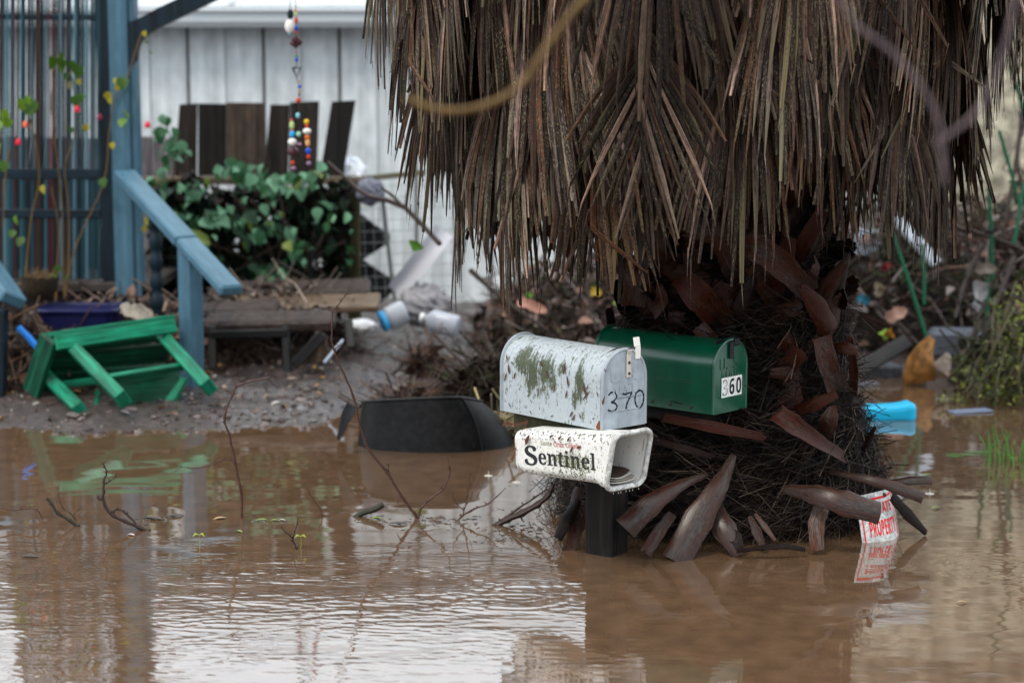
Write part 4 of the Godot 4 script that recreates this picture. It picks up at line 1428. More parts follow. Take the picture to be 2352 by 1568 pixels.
	green.clearcoat_roughness = 0.18
	var ga := yawed(pt(1671, 944, 5.72), 48.0)
	var gw := 0.160
	var gh := 0.210
	var gm := mailbox("mailbox", "glossy dark green mailbox with 360 number stickers in front of the palm trunk", ga, gw, gh, 0.44, green, green, "")
	var gd: Node3D = gm.get_node("door")
	for i in 3:
		var x := -0.003 + (i - 1) * 0.0335
		m = MB.new()
		m.box(Transform3D(Basis(), Vector3(x + 0.006, gh * 0.355, 0.0122)), Vector3(0.0325, 0.058, 0.0008), 0.0002)
		var st := part("number_sticker", m, M("sticker_white", Color(0.78, 0.77, 0.72), 0.4), gd, true)
		var put := func(a: float, b: float, c: float) -> Vector3: return Vector3(x + 0.006 + a, gh * 0.355 + b, 0.0128 + c)
		var im: Material = M("sticker_ink", Color(0.015, 0.015, 0.018), 0.5)
		if i == 0: im = M("sticker_faded", Color(0.16, 0.16, 0.155), 0.5)
		part("digit", letters("360"[i], ["Droid Sans"], true, 0.0245, 0.047, 0.0005, put), im, st, true)
		if i == 0:
			var put2 := func(a: float, b: float, c: float) -> Vector3: return Vector3(x + 0.005 + a, gh * 0.355 + b, 0.0136 + c)
			part("digit", letters("3", ["Droid Sans"], false, 0.015, 0.040, 0.0003, put2), M("sticker_white", Color(), 0.4), st, true)
	m = MB.new()
	m.box(Transform3D(Basis(), Vector3(-0.004, gh - 0.028, 0.015)), Vector3(0.020, 0.05, 0.006), 0.002)
	m.box(Transform3D(Basis(), Vector3(0.022, gh - 0.006, 0.012)), Vector3(0.024, 0.024, 0.012), 0.003)
	m.tube([Vector3(-0.05, gh - 0.004, -0.012), Vector3(-0.004, gh + 0.006, 0.004), Vector3(0.022, gh + 0.008, 0.008)], [0.004], 6)
	part("latch", m, M("black_plastic", Color(0.012, 0.012, 0.014), 0.3), gd, true)
	for y in [0.085, 0.092]:
		m = MB.new()
		m.tube([Vector3(-gw / 2.0 - 0.0006, y, -0.20), Vector3(-gw / 2.0 - 0.0006, y, -0.06)], [0.0011], 5)
		part("pressed_ridge", m, green, gm, true)
	for q in [[-0.012, -0.07], [0.006, -0.148], [0.006, -0.215]]:
		m = MB.new()
		m.lathe([Vector2(0.0, 0), Vector2(0.005, 0.0), Vector2(0.004, 0.003), Vector2(0.0, 0.004)], Transform3D(Basis(Vector3(0, 0, 1), PI / 2), Vector3(-gw / 2.0, 0.014 + q[0] * 0.0, q[1])), 8)
		part("bolt", m, M("rusty_screw", Color(), 0.6), gm, true)
	var gb := thing("mounting_board", "dark wooden board carrying the green mailbox beside the palm trunk", "board", ga)
	m = MB.new()
	m.box(Transform3D(Basis(), Vector3(0.0, -0.024, -0.235)), Vector3(0.09, 0.045, 0.37), 0.003)
	part("board", m, post_wood, gb, true)
	m = MB.new()
	m.box(Transform3D(Basis(), Vector3(0.02, -0.42, -0.33)), Vector3(0.085, 0.75, 0.085), 0.003)
	part("post", m, post_wood, gb, true)

	# ---- the bent metal sign among the fallen leaf bases
	sign_plate()

func rounded(w: float, h: float, r: float) -> PackedVector2Array:     # from the upper left corner down the left side and round
	var o := PackedVector2Array()
	for c in [[-1, 1], [-1, -1], [1, -1], [1, 1]]:
		var a0: float = {"-1,1": PI / 2, "-1,-1": PI, "1,-1": PI * 1.5, "1,1": 0.0}["%d,%d" % [c[0], c[1]]]
		for i in 7:
			var a := a0 + PI / 2 * i / 6.0
			o.append(Vector2(c[0] * (w / 2 - r) + cos(a) * r, c[1] * (h / 2 - r) + sin(a) * r))
		if c[0] == -1 and c[1] == 1:
			for i in range(1, 4): o.append(Vector2(-w / 2, lerpf(h / 2 - r, -h / 2 + r, i / 4.0)))
	o.append(o[0])
	return o

func sign_plate() -> void:
	# outline on the sign: s across 0..1, t up 0..1 (t below 0.3 is under water); bent back along s = 0.68
	var bl := pt(1984, 1288, 5.665); var br := pt(2076, 1270, 5.72)
	var tl := pt(1968, 1140, 5.70); var tr := pt(2052, 1120, 5.80)
	var surf := func(s: float, t: float, lift: float) -> Vector3:
		var b := bl.lerp(br, s)
		var u := tl.lerp(tr, s)
		var q := b.lerp(u, t)
		var bend := maxf(0.0, s - 0.66)
		var n := (br - bl).cross(tl - bl).normalized()
		if n.z < 0.0: n = -n
		return q + n * (lift + 0.012 * sin(clampf(s, 0.0, 1.0) * PI) - 0.0 + 0.004 * sin(t * 5.0)) - Vector3(0, 0, 1) * bend * bend * 0.35
	var o := thing("sign", "bent white metal sign with red border and lettering, half sunk beside the palm", "sign", base_at(bl))
	var rows := []
	var us := []
	for i in 13:
		var row := []
		var ur := []
		for j in 13:
			row.append(surf.call(j / 12.0, i / 12.0, 0.0))
			ur.append(Vector2(j / 12.0, i / 12.0))
		rows.append(row); us.append(ur)
	var m := MB.new()
	m.sheet(rows, us, Vector3(0, 0, 1))
	var back := []
	for r in rows:
		var b := []
		for q in r: b.append(q - Vector3(0.0003, 0, 0.0016))
		back.append(b)
	m.sheet(back, us, Vector3(0, 0, -1))
	var plate := part("plate", m, grainy("sign_white", Color(0.80, 0.79, 0.77), 0.4, 12.0, 0.02), o)
	var red := M("sign_red", Color(0.56, 0.012, 0.012), 0.45)
	var stripe := func(a: Vector2, b: Vector2, wx: float, wy: float) -> void:
		var r2 := []
		var u2 := []
		for i in 13:
			var c := a.lerp(b, i / 12.0)
			r2.append([surf.call(c.x - wx, c.y - wy, 0.0007), surf.call(c.x + wx, c.y + wy, 0.0007)])
			u2.append([Vector2.ZERO, Vector2.ONE])
		var st := MB.new()
		st.sheet(r2, u2, Vector3(0, 0, 1))
		part("border_stripe", st, red, plate)
	stripe.call(Vector2(0.085, 0.0), Vector2(0.06, 0.93), 0.014, 0.0)
	stripe.call(Vector2(0.045, 0.91), Vector2(0.965, 0.91), 0.0, 0.018)
	stripe.call(Vector2(0.955, 0.0), Vector2(0.955, 0.93), 0.014, 0.0)
	for t in [["PROPERTY", 0.55, 0.46, 0.70, 0.24], ["PRIVATE", 0.54, 0.755, 0.66, 0.17]]:
		var put := func(x: float, y: float, z: float) -> Vector3: return surf.call(t[1] + x, t[2] + y, 0.0006 + z)
		part("printed_word", letters(t[0], ["Droid Sans"], true, t[3], t[4], 0.0005, put), red, plate)
	m = MB.new()
	m.lathe([Vector2(0, 0), Vector2(0.007, 0.0), Vector2(0.006, 0.003), Vector2(0.0, 0.004)], Transform3D(Basis(Vector3.RIGHT, PI / 2), surf.call(0.70, 0.93, 0.001)), 10)
	part("screw", m, M("rusty_screw", Color(), 0.6), o)

# ================================================================ left of the yard: blue porch, table, tubs
func yard_left() -> void:
	var blue := M("blue_paint", Color(0.078, 0.175, 0.245), 0.45, {"albedo_texture": tex.board, "uv1_scale": Vector3(3.0, 1.0, 1), "heightmap_enabled": true, "heightmap_texture": tex.wood, "heightmap_scale": 0.05})
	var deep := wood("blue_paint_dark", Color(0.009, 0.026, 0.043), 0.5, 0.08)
	# ---- porch: post, brace, screen frame, deck
	var foot := pt(290, 640, 8.9)
	var o := thing("porch", "blue painted wooden porch with corner post, arched brace and a screen of thin slats", "porch", base_at(Vector3(foot.x, 0, foot.z)))
	var up := func(px: float, py: float, d: float, y: float) -> Vector3:
		var q := pt(px, py, d); return Vector3(q.x, y, q.z)
	var m := MB.new()
	var a: Vector3 = up.call(283, 400, 8.9, 0.3)
	m.beam(a, a + Vector3(0, 2.6, 0), 0.084, 0.09)
	part("post", m, blue, o)
	m = MB.new()
	a = up.call(313, 400, 8.93, 0.3)
	m.beam(a, a + Vector3(0, 2.6, 0), 0.034, 0.11)
	part("post_trim", m, blue, o)
	m = MB.new()
	a = up.call(249, 400, 8.98, 0.3)
	m.beam(a, a + Vector3(0, 2.6, 0), 0.068, 0.06)
	part("screen_stile", m, deep, o)
	# arched brace
	m = MB.new()
	var poly := PackedVector2Array()
	for q in [[297, 52], [330, 38], [364, 19], [404, 0], [470, -34], [580, -90], [640, -120], [690, -112], [620, -66], [560, -30], [501, -2], [430, 33], [361, 66], [338, 80], [322, 98], [317, 116], [315, 136], [309, 146], [297, 146]]:
		var w := pt(q[0], q[1], 8.9)
		poly.append(Vector2(w.x, w.y))
	m.slab(poly, base_at(Vector3(0, 0, -8.9)), 0.07)
	part("brace", m, deep, o)
	m = MB.new()
	m.beam(pt(-300, -160, 8.9), pt(1100, -160, 8.9), 0.10, 0.14, Vector3.UP)
	part("roof_beam", m, deep, o)
	# rails of the screen
	for r in [[38, 14, 0.05], [397, 24, 0.06], [488, 19, 0.06]]:
		m = MB.new()
		m.beam(pt(-200, r[0], 8.98), pt(234, r[0] + 2, 8.98), r[1] / 510.0, r[2], Vector3(0, 0, 1))
		part("rail", m, deep, o)
	# thin painted slats
	var paints := []
	for c in [Color(0.025, 0.085, 0.11), Color(0.010, 0.04, 0.055), Color(0.17, 0.23, 0.27), Color(0.055, 0.012, 0.018), Color(0.005, 0.007, 0.01), Color(0.07, 0.14, 0.18), Color(0.010, 0.085, 0.11), Color(0.025, 0.014, 0.012)]:
		paints.append(M("slat_%d" % paints.size(), c, 0.5))
	var x := -12.0
	while x < 232:
		var w := rr(3.4, 8.0)
		var pick: int = [0, 1, 1, 2, 3, 4, 4, 5, 6, 7][rng.randi() % 10]
		if x > 165 and rng.randf() < 0.6: pick = [0, 6, 1, 5][rng.randi() % 4]
		elif x > 70 and x < 165 and rng.randf() < 0.4: pick = [3, 7, 4][rng.randi() % 3]
		var lean := rr(-2.0, 2.0)
		for seg in [[-70, 640]]:
			m = MB.new()
			m.beam(pt(x + w / 2.0 + lean, seg[0], 8.96 + rr(-0.015, 0.015)), pt(x + w / 2.0, seg[1], 8.96), w / 510.0, 0.006, Vector3(0, 0, 1), 0.001)
			part("slat", m, paints[pick], o)
		x += w + rr(0.3, 3.4)
	# deck and its dark skirting
	m = MB.new()
	var dk := pt(160, 650, 9.0)
	m.box(Transform3D(Basis(), Vector3(dk.x - 0.35, 0.38, -9.75)), Vector3(1.5, 0.04, 1.7))
	part("deck", m, wood("deck_board", Color(0.10, 0.08, 0.07), 0.6), o)
	m = MB.new()
	m.box(Transform3D(Basis(), Vector3(dk.x - 0.35, 0.18, -8.95)), Vector3(1.48, 0.36, 0.04))
	part("skirting", m, wood("skirting", Color(0.03, 0.025, 0.022), 0.8), o)
	for k in 10:  # dark boards added for the shade behind the lower screen
		m = MB.new()
		var q0 := pt(-70 + k * 31.0, 412, 9.5)
		m.beam(Vector3(q0.x, 0.38, q0.z), q0, 0.062, 0.02)
		part("shade_board", m, mats.skirting, o)
	# squat balusters behind the screen, below the lower rail
	for px in [18, 108, 180]:
		m = MB.new()
		m.lathe(_turned(0.42, 0.027), base_at(up.call(px, 500, 9.1, 0.40)), 12)
		part("baluster", m, deep, o)

	# ---- stair rail
	var ra := pt(284, 400, 8.80)
	var rb := pt(532, 668, 7.86)
	var s := thing("stair_handrail", "light blue sloping stair handrail running down to a square post at the green table", "handrail", base_at(Vector3(rb.x, 0, rb.z)))
	m = MB.new()
	var dir := (rb - ra).normalized()
	var side := dir.cross(Vector3.UP).normalized()
	m.beam(ra, ra + (rb - ra) * 0.60, 0.10, 0.046, side.cross(dir), 0.007)
	part("rail", m, blue, s)
	m = MB.new()
	m.beam(ra + (rb - ra) * 0.605, rb, 0.099, 0.045, side.cross(dir), 0.010)
	part("rail", m, blue, s)
	var pf := pt(441, 855, 8.2)
	m = MB.new()
	var topy := pt(441, 566, 8.2).y
	m.box(Transform3D(Basis(Vector3.UP, deg_to_rad(-38)), Vector3(pf.x, topy / 2.0 - 0.05, pf.z)), Vector3(0.075, topy + 0.1, 0.075), 0.005)
	part("newel_post", m, blue, s)
	m = MB.new()
	var bb := pt(361, 720, 8.5)
	m.lathe(_turned(pt(361, 480, 8.5).y - bb.y, 0.030), base_at(bb), 14)
	part("baluster", m, deep, s)

	# ---- stub of the other handrail
	m = MB.new()
	var e1 := pt(-60, 560, 8.3)
	var e2 := pt(30, 690, 7.9)
	m.beam(e1, e2, 0.11, 0.05, Vector3(0.75, 0.5, 0.5), 0.007)
	var h2 := thing("stair_handrail", "chipped end of a blue handrail cut off by the left edge", "handrail", base_at(e2))
	part("rail", m, blue, h2)
	m = MB.new()
	m.beam(e2 + Vector3(-0.07, -0.04, -0.05), Vector3(e2.x - 0.09, 0.02, e2.z - 0.05), 0.06, 0.06)
	part("post", m, deep, h2)

	green_table()

	# ---- navy tub and small things
	var tub := thing("storage_tub", "dark navy blue plastic tub behind the upturned green table", "tub", base_at(pt(190, 800, 8.45)))
	m = MB.new()
	var tc := pt(190, 745, 8.5)
	var rows := []
	var us := []
	for j in 5:
		var f := j / 4.0
		var y := lerpf(0.05, pt(190, 716, 8.38).y, f)
		var sec := rounded(lerpf(0.28, 0.335, f), lerpf(0.22, 0.26, f), 0.05)
		var row := []
		var ur := []
		for q in sec:
			row.append(Vector3(tc.x + q.x, y, tc.z + q.y)); ur.append(Vector2(f, 0))
		rows.append(row); us.append(ur)
	m.sheet(rows, us, Vector3(-1, 0, 0))
	var navy := M("navy_plastic", Color(0.006, 0.007, 0.048), 0.35)
	part("body", m, navy, tub)
	m = MB.new()
	var rim := []
	for q in rows[4]: rim.append(q)
	m.tube(rim, [0.012], 8, false)
	part("rim", m, navy, tub)
	m = MB.new()
	var lid := []
	for q in rows[4].slice(0, rows[4].size() - 1): lid.append(q + Vector3(0, 0.004 + 0.03 * (q.z - tc.z), 0))
	m.flat(lid, tc - Vector3(0, 1, 0))
	part("lid", m, navy, tub)
	m = MB.new()
	m.tube([pt(42, 752, 8.1), pt(66, 776, 8.08), pt(92, 806, 8.05)], [0.014], 8)
	single("pipe_offcut", m, M("bright_blue", Color(0.02, 0.22, 0.72), 0.4), "short bright blue plastic pipe poking up left of the green table", "pipe")
	m = MB.new()
	m.blade(smooth([pt(78, 810, 8.2), pt(62, 845, 8.15), pt(34, 868, 8.12), pt(26, 860, 8.12)]), [0.03, 0.03, 0.03, 0.035, 0.04, 0.045, 0.045, 0.05, 0.05, 0.05, 0.05, 0.05, 0.05, 0.04, 0.03, 0.02].slice(0, 16), Vector3(0, 0.4, 1), 0.2, 0.008)
	single("bent_strip", m, M("bone_plastic", Color(0.45, 0.42, 0.30), 0.5), "bone coloured bent plastic strip leaning at the left end of the green table", "strip")
	# round coir basket on the deck
	var bk := thing("hanging_basket", "round dark brown coir basket beside the slat screen", "basket", base_at(pt(92, 690, 8.6)))
	m = MB.new()
	m.lathe([Vector2(0.0, 0.0), Vector2(0.05, 0.005), Vector2(0.075, 0.05), Vector2(0.082, 0.10), Vector2(0.074, 0.10), Vector2(0.06, 0.05), Vector2(0.0, 0.03)], base_at(pt(92, 690, 8.6)), 20)
	part("bowl", m, grainy("coir", Color(0.055, 0.035, 0.02), 0.9, 8.0, 0.6), bk)
	m = MB.new()
	var c := pt(92, 690, 8.6) + Vector3(0, 0.1, 0)
	for i in 50:
		var ph := rr(0, TAU)
		var q := c + Vector3(cos(ph), 0, sin(ph)) * rr(0.0, 0.07)
		m.tube([q, q + Vector3(rr(-0.04, 0.04), rr(0.01, 0.05), rr(-0.03, 0.03))], [0.003, 0.001], 3)
	part("dead_stems", m, M("straw", Color(0.14, 0.09, 0.04), 0.8), bk).set_meta("kind", "stuff")
	# heaps of wet litter at the foot of the porch
	heap("litter_heap", "heap of wet brown leaves and twigs piled at the foot of the blue porch", pt(290, 720, 8.75), Vector3(0.62, 0.34, 0.28), 900, 500, [Color(0.06, 0.035, 0.025), Color(0.10, 0.06, 0.045), Color(0.035, 0.022, 0.018), Color(0.16, 0.11, 0.085)])
	heap("litter_heap", "heap of dark wet leaves left of the green table at the picture edge", pt(30, 880, 8.3), Vector3(0.36, 0.30, 0.25), 500, 350, [Color(0.05, 0.03, 0.022), Color(0.08, 0.05, 0.035), Color(0.03, 0.02, 0.016), Color(0.10, 0.05, 0.03)])
	# pale torn paper on the heap
	m = MB.new()
	m.blade(smooth([pt(272, 706, 8.45), pt(300, 716, 8.4), pt(332, 724, 8.4), pt(348, 740, 8.4)], 4), [0.03, 0.05, 0.07, 0.05, 0.08, 0.07, 0.09, 0.07, 0.06, 0.06, 0.05, 0.04, 0.03], Vector3(0, 0.7, 0.7), 0.3, 0.004)
	single("torn_paper", m, grainy("wet_paper", Color(0.45, 0.39, 0.32), 0.7, 9.0, 0.3), "pale torn paper scrap lying above the green table by the baluster", "paper")

	vine()

func _turned(h: float, r: float) -> Array:
	var o := [Vector2(0.0, 0.0), Vector2(r * 0.9, 0.0)]
	for i in 37:
		var t := i / 36.0
		o.append(Vector2(r * (0.62 + 0.38 * absf(sin(t * PI * 5.0))), h * (0.02 + 0.96 * t)))
	o.append(Vector2(r * 0.9, h)); o.append(Vector2(0.0, h))
	return o

func green_table() -> void:
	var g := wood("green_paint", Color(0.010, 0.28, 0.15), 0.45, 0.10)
	var o := thing("overturned_table", "bright green wooden bench table tipped over on the mud with its legs in the air", "table", base_at(pt(260, 930, 7.85)))
	var m := MB.new()
	var under := wood("green_paint_shaded", Color(0.006, 0.11, 0.056), 0.5, 0.12)     # darker copy of the green: shade under the table put into the paint
	# apron facing us, with a second board behind it
	m.beam(pt(126, 789, 7.78), pt(403, 748, 8.02), 0.058, 0.024, Vector3(0, 0.35, 1), 0.004)
	part("apron", m, g, o)
	m = MB.new()
	m.beam(pt(104, 774, 7.90), pt(399, 731, 8.14), 0.022, 0.06, Vector3(0, 0.35, 1), 0.004)
	part("edge_board", m, g, o)
	# top: three boards standing on edge behind the legs, running down to the mud
	for k in 3:
		var f0 := (k + 0.005) / 3.0
		var f1 := (k + 0.99) / 3.0
		var tl := pt(106, 776, 7.93); var tr := pt(398, 734, 8.17)
		var bl := pt(52, 900, 8.02); var br := pt(372, 880, 8.30)
		m = MB.new()
		var a := tl.lerp(bl, (f0 + f1) / 2.0); var b := tr.lerp(br, (f0 + f1) / 2.0)
		m.beam(a, b, (bl - tl).length() * (f1 - f0), 0.02, (tr - tl).cross(bl - tl), 0.003)
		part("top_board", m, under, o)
	var legs := [[pt(168, 800, 7.84), pt(283, 918, 7.50)], [pt(374, 772, 8.05), pt(480, 890, 7.68)], [pt(112, 872, 7.98), pt(186, 944, 7.64)], [pt(228, 905, 8.15), pt(226, 946, 7.78)]]
	for l in legs:
		m = MB.new()
		var d: Vector3 = (l[1] - l[0]).normalized()
		m.beam(l[0], l[1], 0.050, 0.074, (Vector3(0.55, -0.6, 0.2) - d * d.dot(Vector3(0.55, -0.6, 0.2))), 0.004)
		part("leg", m, g, o)
	m = MB.new()
	m.beam(pt(112, 776, 7.84), pt(72, 902, 7.92), 0.09, 0.03, Vector3(-0.6, 0.1, 1), 0.004)
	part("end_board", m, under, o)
	m = MB.new()
	m.beam(pt(246, 868, 7.64), pt(424, 840, 7.86), 0.022, 0.03, Vector3(0, 0.6, 0.5), 0.003)
	part("cross_rail", m, g, o)
	m = MB.new()
	var c1 := pt(262, 906, 7.72); var c2 := pt(412, 882, 7.94)
	m.beam(c1, c2, 0.12, 0.018, Vector3(0.1, 0.15, 1), 0.003)
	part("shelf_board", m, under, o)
	m = MB.new()
	m.beam(pt(140, 884, 7.9), pt(240, 872, 8.0), 0.03, 0.02, Vector3(0, 0.3, 1), 0.003)
	part("cross_rail", m, g, o)
	m = MB.new()
	m.beam(pt(418, 868, 7.95), pt(378, 940, 7.84), 0.05, 0.02, Vector3(-0.4, 0.2, 1), 0.003)
	part("side_board", m, g, o)

func oval_leaf(l := 1.0, w := 0.6, fold := 0.12, droop := 0.2) -> MB:
	var m := MB.new()
	var rows := []
	var us := []
	for i in 6:
		var t := i / 5.0
		var hw := w * 0.5 * sin(PI * pow(t, 0.8)) + 0.005
		var y := -droop * t * t
		rows.append([Vector3(-hw, y + fold * hw * 2.0, t * l), Vector3(0, y, t * l), Vector3(hw, y + fold * hw * 2.0, t * l)])
		us.append([Vector2(0, t), Vector2(0.5, t), Vector2(1, t)])
	m.sheet(rows, us, Vector3.UP)
	return m

func heap(called: String, label: String, at: Vector3, r: Vector3, leaves: int, sticks: int, cols: Array) -> Node3D:
	var o := thing(called, label, "debris", base_at(Vector3(at.x, 0, at.z)))
	var m := MB.new()
	var prof := []
	for i in 9:
		var a := PI / 2 * i / 8.0
		prof.append(Vector2(cos(a), sin(a)))
	prof.append(Vector2(0, 1.0))
	m.lathe(prof, Transform3D(Basis().scaled(Vector3(r.x * 0.9, r.y * 0.82, r.z * 0.9)), Vector3(at.x, 0.0, at.z)), 24)
	var ns := FastNoiseLite.new()
	ns.frequency = 4.0
	for i in m.v.size():
		m.v[i] += Vector3(ns.get_noise_3dv(m.v[i]), 0.6 * ns.get_noise_3dv(m.v[i] + Vector3.ONE * 7.0), ns.get_noise_3dv(m.v[i] + Vector3.ONE * 3.0)) * 0.09
	part("mound", m, grainy("heap_mud", Color(0.045, 0.030, 0.023), 0.8, 3.0, 1.0), o)
	var put := func(deep: float) -> Vector3:
		var ph := rr(0, TAU)
		var el := asin(rng.randf())
		var k := rr(deep, 1.08)
		return Vector3(at.x + cos(ph) * cos(el) * r.x * k, sin(el) * r.y * k, at.z + sin(ph) * cos(el) * r.z * k)
	var leaf := oval_leaf(1.0, 0.6, 0.25, 0.3)
	var where := []
	var tint := []
	for i in leaves:
		var s := rr(0.022, 0.075)
		where.append(Transform3D(Basis.from_euler(Vector3(rr(-1.4, 1.4), rr(0, TAU), rr(-1, 1))).scaled(Vector3.ONE * s), put.call(0.85)))
		tint.append(cols[rng.randi() % cols.size()] * rr(0.6, 1.5))
	many("leaves", leaf, M("litter", Color(), 0.55), where, tint, o)
	var st := MB.new()
	st.tube([Vector3(-0.5, 0, 0), Vector3(-0.1, 0.03, 0.02), Vector3(0.2, -0.03, 0.0), Vector3(0.5, 0.03, -0.03)], [0.010, 0.009, 0.008, 0.004], 5)
	where = []
	tint = []
	for i in sticks:
		var s := rr(0.08, 0.4)
		where.append(Transform3D(Basis.from_euler(Vector3(rr(-0.5, 0.5), rr(0, TAU), rr(-0.9, 0.9))).scaled(Vector3(s, s * rr(0.6, 1.5), s * rr(0.6, 1.5))), put.call(0.75)))
		tint.append(cols[rng.randi() % cols.size()] * rr(0.6, 1.6))
	many("sticks", st, M("litter", Color(), 0.55), where, tint, o)
	return o

func vine() -> void:
	var o := thing("flowering_vine", "thin vine with green and yellow leaves and red hanging flowers climbing the blue porch screen", "vine", base_at(pt(140, 690, 8.8)))
	var stem := M("vine_stem", Color(0.13, 0.075, 0.03), 0.7)
	for s in [[[150, 690], [146, 600], [140, 500], [132, 400], [120, 250], [128, 150], [140, 120]], [[150, 690], [160, 560], [152, 460], [146, 380], [170, 300], [168, 200], [160, 150]], [[60, 640], [70, 500], [90, 420], [80, 330], [60, 240]], [[150, 680], [176, 560], [240, 420], [252, 300], [268, 220], [290, 180], [318, 100], [326, 78]], [[130, 690], [128, 600], [136, 520], [120, 430]], [[20, 340], [12, 420], [4, 520]]]:
		var pts := []
		for q in s: pts.append(pt(q[0] + rr(-4, 4), q[1], 8.84))
		var m := MB.new()
		m.tube(smooth(pts, 4), [0.006, 0.006, 0.005, 0.004, 0.004, 0.003], 5)
		part("stem", m, stem, o)
	var kinds := [M("vine_green", Color(0.03, 0.07, 0.010), 0.5, {"backlight_enabled": true, "backlight": Color(0.25, 0.4, 0.05)}), M("vine_lime", Color(0.09, 0.17, 0.02), 0.5, {"backlight_enabled": true, "backlight": Color(0.4, 0.5, 0.05)}), M("vine_yellow", Color(0.26, 0.22, 0.02), 0.5, {"backlight_enabled": true, "backlight": Color(0.5, 0.45, 0.05)})]
	var leaf := oval_leaf(0.058, 0.046, 0.15, 0.012).mesh()
	for q in [[118, 140, 0, 1.0], [135, 130, 0, 1.2], [150, 150, 0, 1.1], [166, 150, 0, 0.9], [176, 160, 0, 1.0], [160, 178, 0, 0.8], [162, 196, 2, 0.7], [180, 192, 2, 0.5], [60, 232, 1, 0.8], [72, 240, 0, 1.1], [46, 238, 1, 1.0], [70, 260, 0, 0.7], [280, 188, 0, 1.0], [265, 190, 2, 0.5], [268, 206, 2, 0.5], [246, 222, 2, 0.7], [252, 236, 2, 0.5], [288, 262, 1, 0.7], [284, 284, 1, 0.8], [290, 270, 1, 0.5], [258, 338, 2, 0.55], [172, 230, 0, 0.9], [182, 226, 0, 0.7], [8, 262, 1, 1.0], [16, 280, 1, 0.9], [2, 290, 1, 0.8], [2, 340, 1, 0.9], [6, 380, 0, 0.9], [158, 300, 0, 0.7], [196, 296, 2, 0.6], [98, 436, 2, 0.7], [236, 420, 0, 0.8], [36, 506, 1, 0.8], [30, 540, 0, 0.7], [52, 556, 0, 0.8], [120, 640, 1, 0.7], [130, 620, 0, 0.7], [160, 640, 0, 0.6], [332, 82, 2, 0.5], [342, 126, 0, 0.45], [338, 104, 0, 0.3], [336, 512, 2, 0.7], [330, 530, 2, 0.5]]:
		var f := part("leaf", leaf, kinds[q[2]], o, true)
		f.transform = Transform3D(Basis.from_euler(Vector3(rr(0.7, 1.7), rr(-0.9, 0.9), rr(-0.8, 0.8))).scaled(Vector3.ONE * q[3]), pt(q[0], q[1] - 12, 8.8) - o.position)
	var flower := MB.new()
	flower.lathe([Vector2(0.0, 0.015), Vector2(0.007, 0.012), Vector2(0.011, 0.003), Vector2(0.014, -0.010), Vector2(0.009, -0.014), Vector2(0.0, -0.008)], Transform3D(), 8)
	var fm := flower.mesh()
	for q in [[41, 325, 0], [57, 285, 1], [338, 286, 0], [176, 250, 0], [228, 268, 2]]:
		var f := part("flower", fm, [M("red_petal", Color(0.62, 0.02, 0.05), 0.5), M("coral_petal", Color(0.7, 0.12, 0.06), 0.5), M("plum_petal", Color(0.16, 0.01, 0.04), 0.5)][q[2]], o, true)
		f.position = pt(q[0], q[1], 8.78) - o.position

